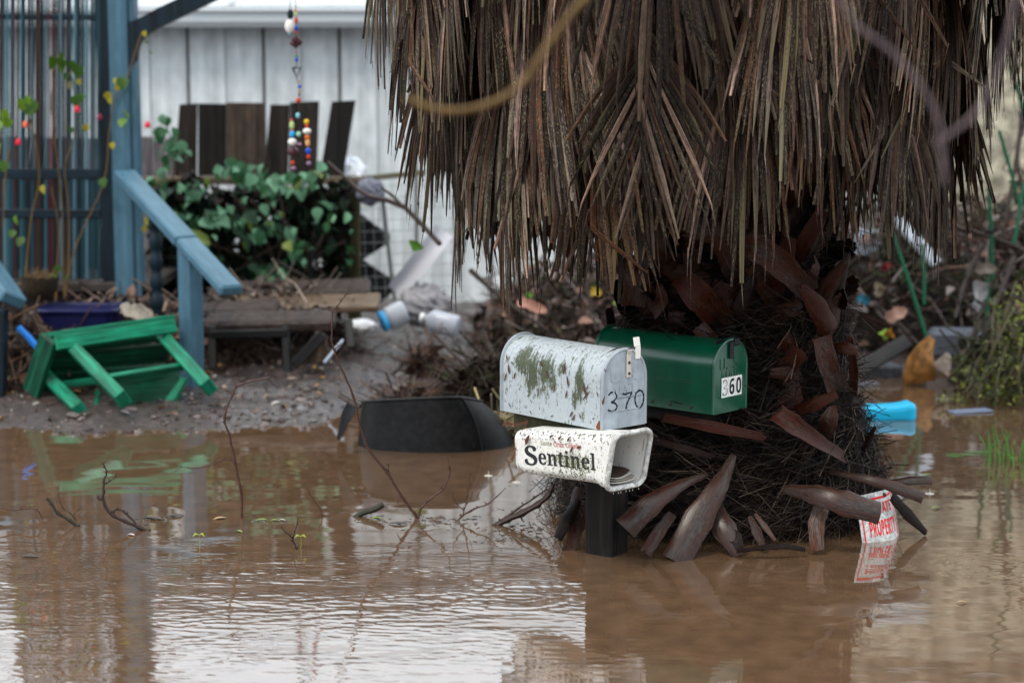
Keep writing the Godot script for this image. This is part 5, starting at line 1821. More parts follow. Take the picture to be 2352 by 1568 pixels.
# ================================================================ middle of the yard
func yard_middle() -> void:
	# grey board fence in front of the house, left
	var o := thing("board_fence", "low weathered purple-grey board fence in front of the white house wall", "fence", base_at(pt(200, 420, 10.5)))
	var m: MB
	var grey := wood("grey_board", Color(0.24, 0.205, 0.22), 0.75, 0.2)
	for i in 15:
		m = MB.new()
		var x := -40.0 + i * 31.0
		var t := pt(x, 312 + rr(-3, 5), 10.5)
		m.beam(Vector3(t.x, 0.0, t.z), t, 29.0 / 437.0, 0.02)
		part("plank", m, grey, o)
	# dark planks on a ledge
	var rail := thing("plank_rail", "brown timber ledge on a square post carrying dark upright planks above the bush", "rail", base_at(pt(620, 412, 9.8)))
	m = MB.new()
	m.beam(pt(330, 414, 9.8), pt(834, 414, 9.8), 0.036, 0.10, Vector3(0, 0, 1))
	part("ledge", m, wood("ledge_wood", Color(0.20, 0.15, 0.10), 0.6, 0.2), rail)
	m = MB.new()
	var pb := pt(813, 660, 9.75)
	m.beam(Vector3(pb.x, 0.0, pb.z), pt(813, 424, 9.75), 0.062, 0.07)
	part("post", m, wood("olive_post", Color(0.135, 0.115, 0.055), 0.7, 0.2), rail)
	m = MB.new()
	m.beam(pt(816, 412, 9.78), pt(975, 396, 9.7), 0.026, 0.04)
	part("fence_rail", m, wood("olive_rail", Color(0.22, 0.20, 0.12), 0.7, 0.2), rail)
	var char_wood := [wood("dark_plank", Color(0.050, 0.036, 0.030), 0.65, 0.3), wood("brown_plank", Color(0.12, 0.082, 0.06), 0.65, 0.3), wood("black_plank", Color(0.022, 0.018, 0.016), 0.6, 0.3)]
	for q in [[412, 452, 400, 450, 240, 0], [454, 518, 454, 517, 238, 2], [520, 606, 520, 606, 236, 1], [620, 664, 606, 660, 240, 0], [666, 732, 664, 726, 235, 0], [762, 816, 734, 788, 232, 2]]:
		m = MB.new()
		var poly := PackedVector2Array()
		for c in [[q[0], q[4] + rr(-1, 2)], [q[1], q[4] + rr(-3, 1)], [q[3], 404], [q[2], 404]]:
			var w := pt(c[0], c[1], 9.86)
			poly.append(Vector2(w.x, w.y))
		m.slab(poly, base_at(Vector3(0, 0, -9.86 - rr(0, 0.02))), 0.024)
		single("plank", m, char_wood[q[5]], ["broad dark brown plank, leftmost of those standing on the ledge", "black plank standing second on the ledge from the left", "brown streaked plank standing on the ledge left of the first gap", "dark plank left half of the middle pair behind the bead string", "brown dark plank right half of the middle pair behind the bead string", "black tilted plank standing alone at the right end of the ledge"][[412, 454, 520, 620, 666, 762].find(q[0])], "plank", "planks standing on the ledge")
	# wire fence
	var wf := thing("wire_fence", "thin wire mesh fence with a metal post right of the bush", "fence", base_at(pt(890, 660, 9.65)))
	m = MB.new()
	m.beam(pt(874, 420, 9.66), pt(906, 690, 9.6), 0.02, 0.02)
	part("metal_post", m, M("dull_steel", Color(0.12, 0.12, 0.115), 0.5), wf)
	m = MB.new()
	var wx := 832.0
	while wx < 1060:
		m.tube([pt(wx, 408, 9.7), pt(wx + 10, 690, 9.66)], [0.0012], 4, false)
		wx += 22.0
	for wy in range(428, 690, 26):
		m.tube([pt(826, wy, 9.7), pt(1066, wy - 6, 9.66)], [0.0016], 4, false)
	part("wire_mesh", m, M("wire", Color(0.30, 0.31, 0.31), 0.5), wf).set_meta("kind", "stuff")

	bush()
	beads()

	# black folded plastic behind the post
	var blk := M("black_sheet", Color(0.018, 0.018, 0.022), 0.4)
	for s in [[[[745, 500], [790, 488], [832, 498], [862, 522], [893, 540], [893, 552], [850, 580], [832, 592], [800, 574], [746, 556]], "upper black plastic tray wedged behind the square post", 9.9], [[[736, 622], [790, 604], [832, 600], [870, 626], [906, 648], [908, 660], [880, 684], [862, 700], [830, 668], [742, 664]], "lower black plastic tray wedged behind the square post", 9.85]]:
		m = MB.new()
		var poly := PackedVector2Array()
		for q in s[0]:
			var w := pt(q[0], q[1], s[2])
			poly.append(Vector2(w.x, w.y))
		m.slab(poly, base_at(Vector3(0, 0, -s[2])), 0.02)
		var t := thing("plastic_tray", s[1], "tray", base_at(pt(820, s[0][3][1], s[2])))
		part("base", m, blk, t)
		m = MB.new()
		var rim := []
		for q in s[0]: rim.append(pt(q[0], q[1], s[2] - 0.025))
		rim.append(rim[0])
		m.tube(rim, [0.012], 6, false)
		part("rim", m, M("black_rim", Color(0.008, 0.008, 0.009), 0.4), t)
	# crumpled bags
	crumple("plastic_bag", "crumpled black and white plastic bag caught on the fence rail end", pt(850, 440, 9.62), Vector3(0.06, 0.055, 0.05), M("bag_dark", Color(0.16, 0.16, 0.20), 0.15), 3)
	crumple("white_bundle", "white rounded bundle lying behind the tilted black plank", pt(806, 402, 9.95), Vector3(0.065, 0.075, 0.06), M("bag_white", Color(0.78, 0.80, 0.84), 0.4), 4)
	crumple("tarpaulin", "crumpled pale grey plastic sheet heaped beside the wire fence", pt(975, 702, 9.4), Vector3(0.11, 0.085, 0.08), M("tarp", Color(0.24, 0.23, 0.245), 0.35), 5)
	m = MB.new()
	m.blade(smooth([pt(905, 668, 9.4), pt(950, 620, 9.38), pt(990, 570, 9.4), pt(1020, 530, 9.45)], 4), [0.07, 0.08, 0.09, 0.09, 0.1, 0.1, 0.1, 0.1, 0.1, 0.1, 0.1, 0.1, 0.1], Vector3(0.2, 0.3, 1), 0.3, 0.006)
	single("plastic_sheet", m, M("tarp_white", Color(0.42, 0.41, 0.44), 0.4), "white plastic sheet strip sloping up from the grey crumpled sheet to the palm skirt", "plastic sheet")

	# mud covered bench
	var b := thing("workbench", "low wooden bench buried in brown mud between the blue newel post and the jugs", "bench", base_at(pt(640, 840, 8.5)))
	var tan_w := wood("tan_board", Color(0.22, 0.15, 0.10), 0.4, 0.3)
	var mud_w := grainy("muddy_board", Color(0.075, 0.05, 0.042), 0.35, 3.0, 1.6)
	m = MB.new()
	m.beam(pt(545, 700, 8.95), pt(872, 694, 8.95), 0.20, 0.035, Vector3(0, 1, 0.18), 0.008)
	part("top_board", m, tan_w, b)
	for k in [[470, 742, 8.62, 770, 736, 0.16], [400, 724, 8.80, 640, 708, 0.15], [480, 672, 9.12, 850, 664, 0.18]]:
		m = MB.new()
		m.beam(pt(k[0], k[1], k[2]), pt(k[3], k[4], k[2]), k[5], 0.06, Vector3(0, 1, 0.2), 0.015)
		part("top_board", m, mud_w, b)
	m = MB.new()
	m.beam(pt(480, 768, 8.5), pt(660, 764, 8.5), 0.035, 0.03)
	part("apron", m, wood("black_wet_wood", Color(0.014, 0.012, 0.011), 0.4), b)
	for q in [[655, 750, 660, 862], [486, 750, 488, 850], [800, 735, 806, 800]]:
		m = MB.new()
		m.beam(pt(q[0], q[1], 8.52), pt(q[2], q[3], 8.46), 0.034, 0.034)
		part("leg", m, mats.black_wet_wood, b)
	heap("litter_heap", "strip of brown litter and twigs lying on the muddy bench", pt(650, 700, 9.05) , Vector3(0.34, pt(650, 655, 9.05).y, 0.09), 420, 260, [Color(0.09, 0.06, 0.05), Color(0.15, 0.11, 0.09), Color(0.05, 0.035, 0.03), Color(0.22, 0.17, 0.14)])
	var where := []
	var tint := []
	for i in 420:
		var py := rr(660, 746)
		var px := rr(440, 770) if py > 705 else rr(480, 860)
		var s := rr(0.015, 0.05)
		where.append(Transform3D(Basis.from_euler(Vector3(rr(-0.4, 0.4), rr(0, TAU), rr(-0.4, 0.4))).scaled(Vector3.ONE * s), pt(px, py - 5.0, 8.58 + (744.0 - py) / 72.0 * 0.55)))
		tint.append([Color(0.04, 0.025, 0.02), Color(0.07, 0.05, 0.04), Color(0.025, 0.017, 0.014), Color(0.14, 0.11, 0.095)][rng.randi() % 4])
	many("mud_and_leaves", oval_leaf(1.0, 0.6, 0.25, 0.3), M("litter", Color(), 0.55), where, tint, b)
	# leaning boards under the bench end
	m = MB.new()
	m.beam(pt(676, 838, 8.42), pt(742, 766, 8.45), 0.045, 0.03)
	single("board", m, mats.black_wet_wood, "black board leaning under the right end of the muddy bench", "board")
	m = MB.new()
	m.slab(PackedVector2Array([Vector2(0, 0), Vector2(0.115, 0.01), Vector2(0.085, 0.12), Vector2(0.05, 0.135)]), Transform3D(Basis(), pt(700, 832, 8.5)), 0.07)
	single("broken_crate", m, wood("crate_brown", Color(0.16, 0.105, 0.07), 0.6, 0.2), "broken brown wooden crate end standing in the mud under the bench", "crate")
	m = MB.new()
	m.beam(pt(748, 792, 8.38), pt(790 - 44, 794, 8.38), 0.01, 0.01)
	m = MB.new()
	m.beam(pt(744, 893 - 60, 8.36), pt(788, 780, 8.36), 0.012, 0.012)
	single("metal_strip", m, M("pale_metal", Color(0.45, 0.52, 0.62), 0.3), "short pale metal strip leaning on the broken crate", "strip")

	# jugs
	jug("plastic_jug", "white plastic jug tipped over with its blue capped end towards the muddy bench", Transform3D(Basis.from_euler(Vector3(0.1, 0.35, 1.95)), pt(906, 726, 9.25)), 0.115, 0.058, M("milky", Color(0.40, 0.42, 0.46), 0.3), M("label_blue", Color(0.05, 0.36, 0.70), 0.35))
	jug("plastic_jug", "clear flattened plastic bottle lying right of the white jug", Transform3D(Basis.from_euler(Vector3(0.2, -0.35, 1.35)), pt(1016, 742, 9.15)), 0.165, 0.055, M("milky_clear", Color(0.36, 0.37, 0.42), 0.15), null)
	crumple("plastic_bag", "small white scrap of plastic bag left of the white jug", pt(830, 750, 9.5), Vector3(0.07, 0.03, 0.04), M("bag_white", Color(), 0.4), 8)

	# black tub half under water
	var tub := thing("plastic_tub", "big black plastic tub upside down, half sunk in the water left of the mailboxes", "tub", base_at(pt(995, 1040, 7.3)))
	var blackp := grainy("black_tub", Color(0.016, 0.016, 0.017), 0.42, 5.0, 0.03)
	var rows := []
	var us := []
	var c0 := wpt(997, 1040)
	for j in 12:
		var t := j / 11.0
		var row := []
		var ur := []
		for i in 41:
			var a := TAU * i / 40.0
			var rx := lerpf(0.300, 0.292, t)
			# the right-hand shoulder slopes away
			var xl := cos(a)
			var q := Vector3(xl * rx, 0, sin(a) * 0.17)
			if xl > 0.0: q.x *= 1.0 - 0.42 * t * t * t
			else: q.x *= 1.0 - 0.07 * t
			q.y = -0.12 + t * 0.282 + (0.008 * xl) * t - maxf(0.0, xl - 0.55) * 0.03 * t + 0.037 * sin(a) * t
			row.append(c0 + Vector3(0, 0, -0.17) + q)
			ur.append(Vector2(i / 40.0, t))
		rows.append(row); us.append(ur)
	m = MB.new()
	m.sheet(rows, us, Vector3(1, 0, 0))
	var lid := []
	for q in rows[11].slice(0, 40): lid.append(q)
	m.flat(lid, c0 + Vector3(0, -0.5, -0.17))
	var body := part("body", m, blackp, tub)
	m = MB.new()
	var rim := []
	for q in rows[11]: rim.append(q)
	m.tube(rim, [0.006], 6, false)
	part("rim", m, blackp, body)
	m = MB.new()
	var seam := []
	for j in 12: seam.append(rows[j][6] + Vector3(0.002, 0, 0.004))
	m.tube(seam, [0.004], 5)
	part("seam", m, blackp, body)
	m = MB.new()
	m.box(base_at(rows[5][7] + Vector3(0.012, 0.0, 0.006)), Vector3(0.011, 0.022, 0.006), 0.002)
	part("white_clip", m, M("clip_white", Color(0.8, 0.82, 0.85), 0.4), tub)
	m = MB.new()
	m.beam(pt(778, 905, 7.0), pt(828, 934, 6.98), 0.022, 0.03)
	single("board_scrap", m, wood("scrap_wood", Color(0.13, 0.11, 0.10), 0.5), "short grey scrap of board lying on the left rim of the black tub", "board")
	m = MB.new()
	m.blade(smooth([pt(815, 925, 6.98), pt(798, 950, 6.97), pt(786, 985, 6.97), pt(776, 1010, 6.97)], 4), [0.05, 0.05, 0.045, 0.045, 0.04, 0.04, 0.03, 0.03, 0.025, 0.02, 0.02, 0.015, 0.01], Vector3(0, 0, 1), 0.1, 0.004)
	single("torn_strap", m, M("black_sheet", Color(), 0.4), "torn black strap hanging down from the left rim of the black tub", "strap")

	# clumps of roots and twigs
	heap("twig_clump", "dark tangled clump of twigs and moss left of the grey mailbox", pt(1120, 900, 8.0), Vector3(0.17, 0.18, 0.10), 300, 300, [Color(0.018, 0.011, 0.008), Color(0.03, 0.02, 0.013), Color(0.025, 0.025, 0.008), Color(0.05, 0.034, 0.025)])
	heap("twig_clump", "small dark root clump sticking out of the water behind the black tub", pt(930, 905, 7.75), Vector3(0.08, 0.085, 0.06), 70, 110, [Color(0.05, 0.028, 0.022), Color(0.07, 0.04, 0.03), Color(0.03, 0.02, 0.015)])
	heap("twig_clump", "reddish brown root clump on the sand under the clear bottle", pt(975, 810, 8.75), Vector3(0.075, 0.13, 0.06), 90, 90, [Color(0.05, 0.025, 0.017), Color(0.08, 0.04, 0.028), Color(0.025, 0.014, 0.011)])
	heap("grass_clump", "low pale tan clump of dead grass behind the black tub and mailbox", pt(1185, 962, 7.35), Vector3(0.17, 0.055, 0.08), 160, 120, [Color(0.30, 0.23, 0.10), Color(0.22, 0.18, 0.10), Color(0.35, 0.30, 0.20)])

func jug(called: String, label: String, x: Transform3D, l: float, r: float, body: Material, lab) -> void:
	var o := thing(called, label, "jug", x)
	var m := MB.new()
	m.lathe([Vector2(0, -l / 2), Vector2(r * 0.85, -l / 2), Vector2(r, -l / 2 + 0.012), Vector2(r, l * 0.1), Vector2(r * 0.93, l * 0.14), Vector2(r, l * 0.18), Vector2(r * 0.95, l * 0.32), Vector2(r * 0.5, l * 0.46), Vector2(r * 0.32, l * 0.5), Vector2(r * 0.32, l * 0.56)], Transform3D(), 20, 0.8)
	part("body", m, body, o, true)
	m = MB.new()
	m.lathe([Vector2(0, l * 0.56), Vector2(r * 0.4, l * 0.56), Vector2(r * 0.4, l * 0.66), Vector2(0, l * 0.67)] if lab == null else [Vector2(0, l * 0.40), Vector2(r * 0.86, l * 0.40), Vector2(r * 0.86, l * 0.60), Vector2(r * 0.7, l * 0.64), Vector2(0, l * 0.65)], Transform3D(), 16)
	part("cap", m, M("cap_white", Color(0.78, 0.76, 0.74), 0.4) if lab == null else lab, o, true)

func crumple(called: String, label: String, at: Vector3, r: Vector3, mat: Material, sd: int) -> void:
	var n := FastNoiseLite.new()
	n.seed = sd
	n.frequency = 1.6
	n.fractal_type = FastNoiseLite.FRACTAL_RIDGED
	n.fractal_octaves = 3
	var m := MB.new()
	var prof := []
	for i in 25: prof.append(Vector2(sin(PI * i / 24.0), -cos(PI * i / 24.0)))
	m.lathe(prof, Transform3D(), 40)
	for i in m.v.size():
		var q := m.v[i]
		m.v[i] = at + q * r * (1.0 + 0.38 * n.get_noise_3dv(q))
	single(called, m, mat, label, "plastic bag" if called != "tarpaulin" else "plastic sheet")

func bush() -> void:
	var o := thing("shrub", "leafy green shrub growing under the plank ledge between the handrail and the square post", "shrub", base_at(pt(590, 650, 9.5)))
	var m: MB
	var stem := M("bush_stem", Color(0.06, 0.04, 0.03), 0.7)
	for i in 16:
		m = MB.new()
		var a := pt(rr(430, 790), 668, 9.6)
		var b := pt(rr(350, 820), rr(420, 560), rr(9.35, 9.7))
		m.tube(smooth([a, (a + b) / 2.0 + Vector3(rr(-0.06, 0.06), 0.03, rr(-0.05, 0.05)), b], 4), [0.008, 0.006, 0.005, 0.004], 5)
		part("stem", m, stem, o)
	m = MB.new()
	m.tube(smooth([pt(395, 420, 9.6), pt(398, 350, 9.6), pt(385, 300, 9.58), pt(372, 268, 9.55)], 4), [0.006, 0.004], 5)
	part("stem", m, stem, o)
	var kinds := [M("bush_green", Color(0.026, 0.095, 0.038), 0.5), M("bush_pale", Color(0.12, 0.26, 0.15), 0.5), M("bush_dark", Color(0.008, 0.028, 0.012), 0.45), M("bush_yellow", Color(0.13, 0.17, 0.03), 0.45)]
	for k in kinds:
		k.backlight_enabled = true
		k.backlight = Color(0.12, 0.25, 0.08)
	var leaves := [oval_leaf(0.060, 0.044, 0.2, 0.012).mesh(), oval_leaf(0.050, 0.040, 0.15, 0.015).mesh(), oval_leaf(0.070, 0.046, 0.2, 0.02).mesh()]
	var place := func(px: float, py: float, d: float, kind: int, s: float) -> void:
		var f := part("leaf", leaves[rng.randi() % 3], kinds[kind], o, true)
		f.transform = Transform3D(Basis.from_euler(Vector3(rr(0.1, 1.4), rr(-1.5, 1.5), rr(-0.9, 0.9))).scaled(Vector3.ONE * s), pt(px, py, d) - o.position)
	# leaves in sprays
	for c in 47:
		var mx := rr(350, 800)
		var my := 400.0 + 18.0 * sin(mx * 0.031) + pow(rng.randf(), 1.25) * 235.0
		var spread := rr(10.0, 24.0)
		var depth := rr(9.25, 9.6)
		for i in 5:
			var px := clampf(mx + rng.randfn(0.0, spread), 345.0, 812.0)
			var py := my + rng.randfn(0.0, spread * 0.8)
			if px < 440 and py > 480 + (px - 345) or py > 655: continue
			var k := 0
			var z := rng.randf()
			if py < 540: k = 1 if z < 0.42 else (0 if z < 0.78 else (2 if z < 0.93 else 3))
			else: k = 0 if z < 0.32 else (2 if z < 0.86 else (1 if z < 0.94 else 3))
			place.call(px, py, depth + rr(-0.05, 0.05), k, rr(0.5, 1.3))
	for q in [[372, 262], [385, 268], [366, 290], [380, 296], [396, 292], [372, 318], [388, 322], [404, 312], [370, 340], [420, 345], [432, 350], [412, 352], [516, 368], [530, 364], [546, 372], [560, 385], [536, 392], [586, 380], [604, 376], [616, 386], [600, 398], [370, 384], [384, 376], [352, 408], [366, 400], [658, 400], [672, 396], [500, 396], [510, 384], [524, 380], [548, 394], [572, 400], [630, 398], [644, 404], [690, 402], [704, 398], [730, 402], [356, 420], [348, 430], [340, 412], [362, 432], [352, 444], [398, 330], [410, 336], [416, 322], [380, 356], [394, 362]]:
		place.call(q[0], q[1], 9.5, [0, 0, 1][rng.randi() % 3], rr(0.7, 1.2))
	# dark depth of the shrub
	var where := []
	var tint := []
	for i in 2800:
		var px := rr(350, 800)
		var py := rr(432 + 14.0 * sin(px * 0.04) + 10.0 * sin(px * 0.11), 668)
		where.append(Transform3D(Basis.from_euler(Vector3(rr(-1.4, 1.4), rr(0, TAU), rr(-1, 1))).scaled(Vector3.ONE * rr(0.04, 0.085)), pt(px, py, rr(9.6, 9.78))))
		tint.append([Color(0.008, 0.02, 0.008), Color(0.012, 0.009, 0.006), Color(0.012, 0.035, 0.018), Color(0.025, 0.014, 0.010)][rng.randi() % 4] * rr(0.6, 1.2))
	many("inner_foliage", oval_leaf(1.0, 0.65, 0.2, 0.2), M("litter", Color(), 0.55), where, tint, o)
	m = MB.new()
	m.tube([pt(714, 575, 9.25), pt(712, 640, 9.25)], [0.012], 8)
	single("white_stake", m, M("clip_white", Color(), 0.4), "short white stake standing in front of the shrub", "stake")
	m = MB.new()
	m.blade([pt(436, 528, 9.2), pt(452, 540, 9.18), pt(470, 552, 9.2), pt(482, 560, 9.22)], [0.01, 0.05, 0.05, 0.01], Vector3(0, 0.6, 0.8), 0.2, 0.003)
	single("fallen_leaf", m, mats.bush_yellow, "large yellow-green leaf hanging above the blue handrail", "leaf")

func beads() -> void:
	var o := thing("bead_string", "string of colourful glass beads, shells and charms hanging in front of the white wall", "wind chime", base_at(pt(684, 390, 8.0)))
	var thread := M("thread", Color(0.04, 0.03, 0.03), 0.7)
	var X := func(a: float) -> float: return 588.0 + a * 0.2578
	var d := 8.0
	for s in [[[345, -700], [350, 0], [358, 330], [358, 600]], [[300, -700], [303, 0], [303, 260]], [[360, 690], [378, 760], [380, 880], [372, 1020], [378, 1200], [385, 1300]], [[372, 1030], [318, 1070], [322, 1300], [330, 1500]], [[372, 1030], [448, 1080], [452, 1250], [468, 1470]], [[326, 605], [395, 605], [362, 690], [326, 605]]]:
		var pts := []
		for q in s: pts.append(pt(X.call(q[0]), q[1] * 0.2578, d))
		var m := MB.new()
		m.tube(pts, [0.0042 if s.size() == 4 and s[3] == s[0] else 0.0018], 5)
		part("thread", m, thread, o)
	var cols := {"white": Color(0.78, 0.74, 0.70), "red": Color(0.60, 0.05, 0.02), "orange": Color(0.70, 0.16, 0.02), "yellow": Color(0.75, 0.45, 0.01), "blue": Color(0.02, 0.07, 0.50), "sky": Color(0.03, 0.36, 0.75), "aqua": Color(0.22, 0.55, 0.62), "mint": Color(0.33, 0.62, 0.45), "lime": Color(0.45, 0.62, 0.22), "black": Color(0.015, 0.025, 0.025), "plum": Color(0.07, 0.025, 0.03), "mauve": Color(0.28, 0.15, 0.24), "tan": Color(0.45, 0.28, 0.12), "peach": Color(0.75, 0.38, 0.16), "green": Color(0.03, 0.22, 0.07)}
	var ball := MB.new()
	ball.lathe([Vector2(0.12, -0.97), Vector2(0.5, -0.87), Vector2(0.85, -0.52), Vector2(1, 0), Vector2(0.85, 0.52), Vector2(0.5, 0.87), Vector2(0.12, 0.97)], Transform3D(), 12)
	var bm := ball.mesh()
	for q in [[303, 125, 30, 46, "black"], [300, 235, 46, 62, "white"], [300, 298, 16, 14, "aqua"], [352, 95, 12, 14, "orange"], [352, 125, 16, 20, "lime"], [358, 180, 16, 28, "red"], [358, 252, 17, 26, "blue"], [354, 288, 14, 12, "red"], [352, 350, 40, 34, "plum"], [330, 385, 34, 24, "plum"], [378, 372, 34, 34, "plum"], [352, 408, 26, 20, "plum"], [357, 460, 12, 18, "mauve"], [360, 500, 16, 14, "green"], [360, 532, 17, 20, "blue"], [380, 725, 9, 16, "tan"], [386, 770, 16, 16, "blue"], [386, 810, 9, 16, "tan"], [384, 845, 9, 14, "black"], [375, 892, 22, 24, "red"], [371, 1028, 19, 26, "aqua"], [315, 1070, 13, 14, "red"], [318, 1115, 22, 38, "lime"], [320, 1158, 14, 8, "red"], [322, 1195, 24, 32, "sky"], [322, 1265, 40, 34, "white"], [328, 1350, 54, 44, "plum"], [325, 1450, 17, 22, "red"], [332, 1500, 24, 18, "mauve"], [378, 1195, 22, 24, "mint"], [385, 1285, 24, 16, "mauve"], [448, 1085, 24, 24, "yellow"], [450, 1122, 17, 18, "red"], [452, 1168, 38, 28, "white"], [455, 1222, 25, 24, "orange"], [458, 1272, 22, 36, "peach"], [462, 1345, 26, 30, "blue"], [465, 1395, 18, 22, "red"], [468, 1455, 22, 20, "mauve"]]:
		var f := part("bead", bm, M("bead_" + q[4], cols[q[4]], 0.15), o, true)
		var s: float = 0.2578 * d / F
		f.transform = Transform3D(Basis().scaled(Vector3(q[2] * s, q[3] * s, q[2] * s * 0.9)), pt(X.call(q[0]), q[1] * 0.2578, d + (0.012 if q[4] == "plum" else 0.0)) - o.position)

# ================================================================ right side: brush pile, stakes, jug, vines
func yard_right() -> void:
	var brown := [Color(0.026, 0.014, 0.010), Color(0.045, 0.027, 0.02), Color(0.011, 0.007, 0.005), Color(0.085, 0.06, 0.05), Color(0.075, 0.034, 0.024), Color(0.014, 0.010, 0.009), Color(0.17, 0.095, 0.07), Color(0.045, 0.05, 0.02), Color(0.22, 0.175, 0.16), Color(0.13, 0.095, 0.085)]
	heap("brush_pile", "tangled pile of flood brush and leaves behind the mailboxes under the palm skirt", pt(1330, 850, 9.55), Vector3(0.50, 0.42, 0.36), 1300, 800, brown)
	heap("brush_pile", "large tangled pile of flood brush and leaves right of the palm trunk", pt(2130, 850, 9.75), Vector3(0.76, 0.70, 0.45), 2000, 2200, brown)
	heap("brush_pile", "tangled pile of flood brush at the right edge below the cream wall", pt(2440, 870, 9.9), Vector3(0.60, 0.80, 0.45), 1300, 1700, brown)
	heap("brush_pile", "dark brush pile straight behind the palm trunk", pt(1700, 850, 9.9), Vector3(0.55, 0.45, 0.4), 500, 500, brown)
	var m: MB
	# green garden stakes
	var gs := M("stake_green", Color(0.006, 0.085, 0.038), 0.45)
	for q in [[2322, 150, 9.0, 2362, 300, 9.0, "green plastic stake leaning at the right edge beside the palm skirt"], [2352, 420, 9.2, 2330, 560, 9.1, "green stake crossing the cream wall at the right edge"], [2272, 430, 9.1, 2280, 640, 9.1, "upright green stake with a white clip before the cream wall"], [2046, 520, 8.95, 2142, 815, 8.75, "long green stake leaning through the brush right of the palm trunk"], [1936, 600, 9.1, 1910, 740, 9.0, "short green stake close behind the palm trunk"], [2120, 560, 9.2, 2124, 700, 9.1, "thin dark green stake standing by the white pipe"], [2270, 640, 9.1, 2262, 830, 9.0, "lower green stake standing in the brush near the vine"], [2296, 300, 9.3, 2344, 480, 9.3, "green stake slanting across the cream wall"]]:
		m = MB.new()
		var a := pt(q[0], q[1], q[2])
		var b := pt(q[3], q[4], q[5])
		m.tube([a, a.lerp(b, 0.5) + Vector3(0.004, 0, 0), b], [0.0085], 8)
		for i in 7: m.lathe([Vector2(0.0075, -0.003), Vector2(0.0105, 0), Vector2(0.0075, 0.003)], base_at(a.lerp(b, (i + 0.5) / 7.0)), 8)
		single("garden_stake", m, gs, q[6], "stake", "green garden stakes in the brush")
	m = MB.new()
	m.box(base_at(pt(2272, 532, 9.08)), Vector3(0.034, 0.022, 0.034), 0.004)
	single("stake_clip", m, M("clip_white", Color(), 0.4), "white clip on the upright green stake", "clip")
	m = MB.new()
	m.beam(pt(2052, 492, 9.3), pt(2152, 606, 9.2), 0.055, 0.03, Vector3(0.2, 0.4, 1), 0.006)
	single("white_board", m, M("white_paint", Color(0.48, 0.50, 0.54), 0.6), "white painted board sloping down out of the palm skirt into the brush", "board")
	m = MB.new()
	m.box(Transform3D(Basis(Vector3(0, 0, 1), -0.1), pt(1990, 556, 9.6)), Vector3(0.13, 0.13, 0.02), 0.004)
	single("pale_panel", m, M("pale_blue", Color(0.42, 0.48, 0.56), 0.5), "small pale blue panel behind the palm trunk edge", "panel")
	# wet cardboard
	var cb := M("cardboard", Color(0.46, 0.20, 0.05), 0.5, {"albedo_texture": tex.mottle, "uv1_scale": Vector3(3, 3, 1)})
	m = MB.new()
	m.blade(smooth([pt(2142, 775, 8.55), pt(2122, 810, 8.5), pt(2112, 850, 8.48), pt(2110, 880, 8.5)], 4), [0.03, 0.045, 0.06, 0.075, 0.09, 0.11, 0.13, 0.14, 0.15, 0.15, 0.15, 0.15, 0.15], Vector3(0.2, 0.2, 1), 0.12, 0.006, 7)
	single("cardboard_sheet", m, cb, "wet orange-brown cardboard sheet standing in the water at the brush edge", "cardboard")
	m = MB.new()
	m.blade(smooth([pt(2160, 850, 8.4), pt(2172, 830, 8.42), pt(2180, 812, 8.45)], 4), [0.09, 0.09, 0.08, 0.07, 0.06, 0.05, 0.04, 0.03, 0.02], Vector3(0.3, 0.2, 1), 0.1, 0.004)
	single("paper_sheet", m, grainy("pink_paper", Color(0.52, 0.40, 0.32), 0.6, 8.0, 0.2), "pinkish torn paper right of the orange cardboard", "paper")
	m = MB.new()
	m.beam(pt(1962, 858, 8.55), pt(2086, 782, 8.7), 0.065, 0.03, Vector3(0.1, 0.5, 1), 0.005)
	single("dark_board", m, wood("dark_wet_board", Color(0.045, 0.036, 0.032), 0.5), "dark wet board sloping into the water left of the cardboard", "board")
	m = MB.new()
	m.box(Transform3D(Basis(Vector3.UP, 0.2), pt(2010, 845, 8.75) * Vector3(1, 0, 1) + Vector3(0, 0.02, 0)), Vector3(0.22, 0.07, 0.12), 0.01)
	single("grey_block", m, grainy("grey_block", Color(0.13, 0.135, 0.15), 0.5, 6.0, 0.2), "grey block lying in the water under the dark board", "block")
	m = MB.new()
	m.box(Transform3D(Basis(Vector3.UP, -0.1), pt(2200, 790, 9.1) * Vector3(1, 0, 1) + Vector3(0, 0.10, 0)), Vector3(0.26, 0.13, 0.16), 0.02)
	single("grey_bin", m, M("grey_plastic", Color(0.11, 0.115, 0.135), 0.45), "grey plastic bin sunk in the brush behind the green stake", "bin")
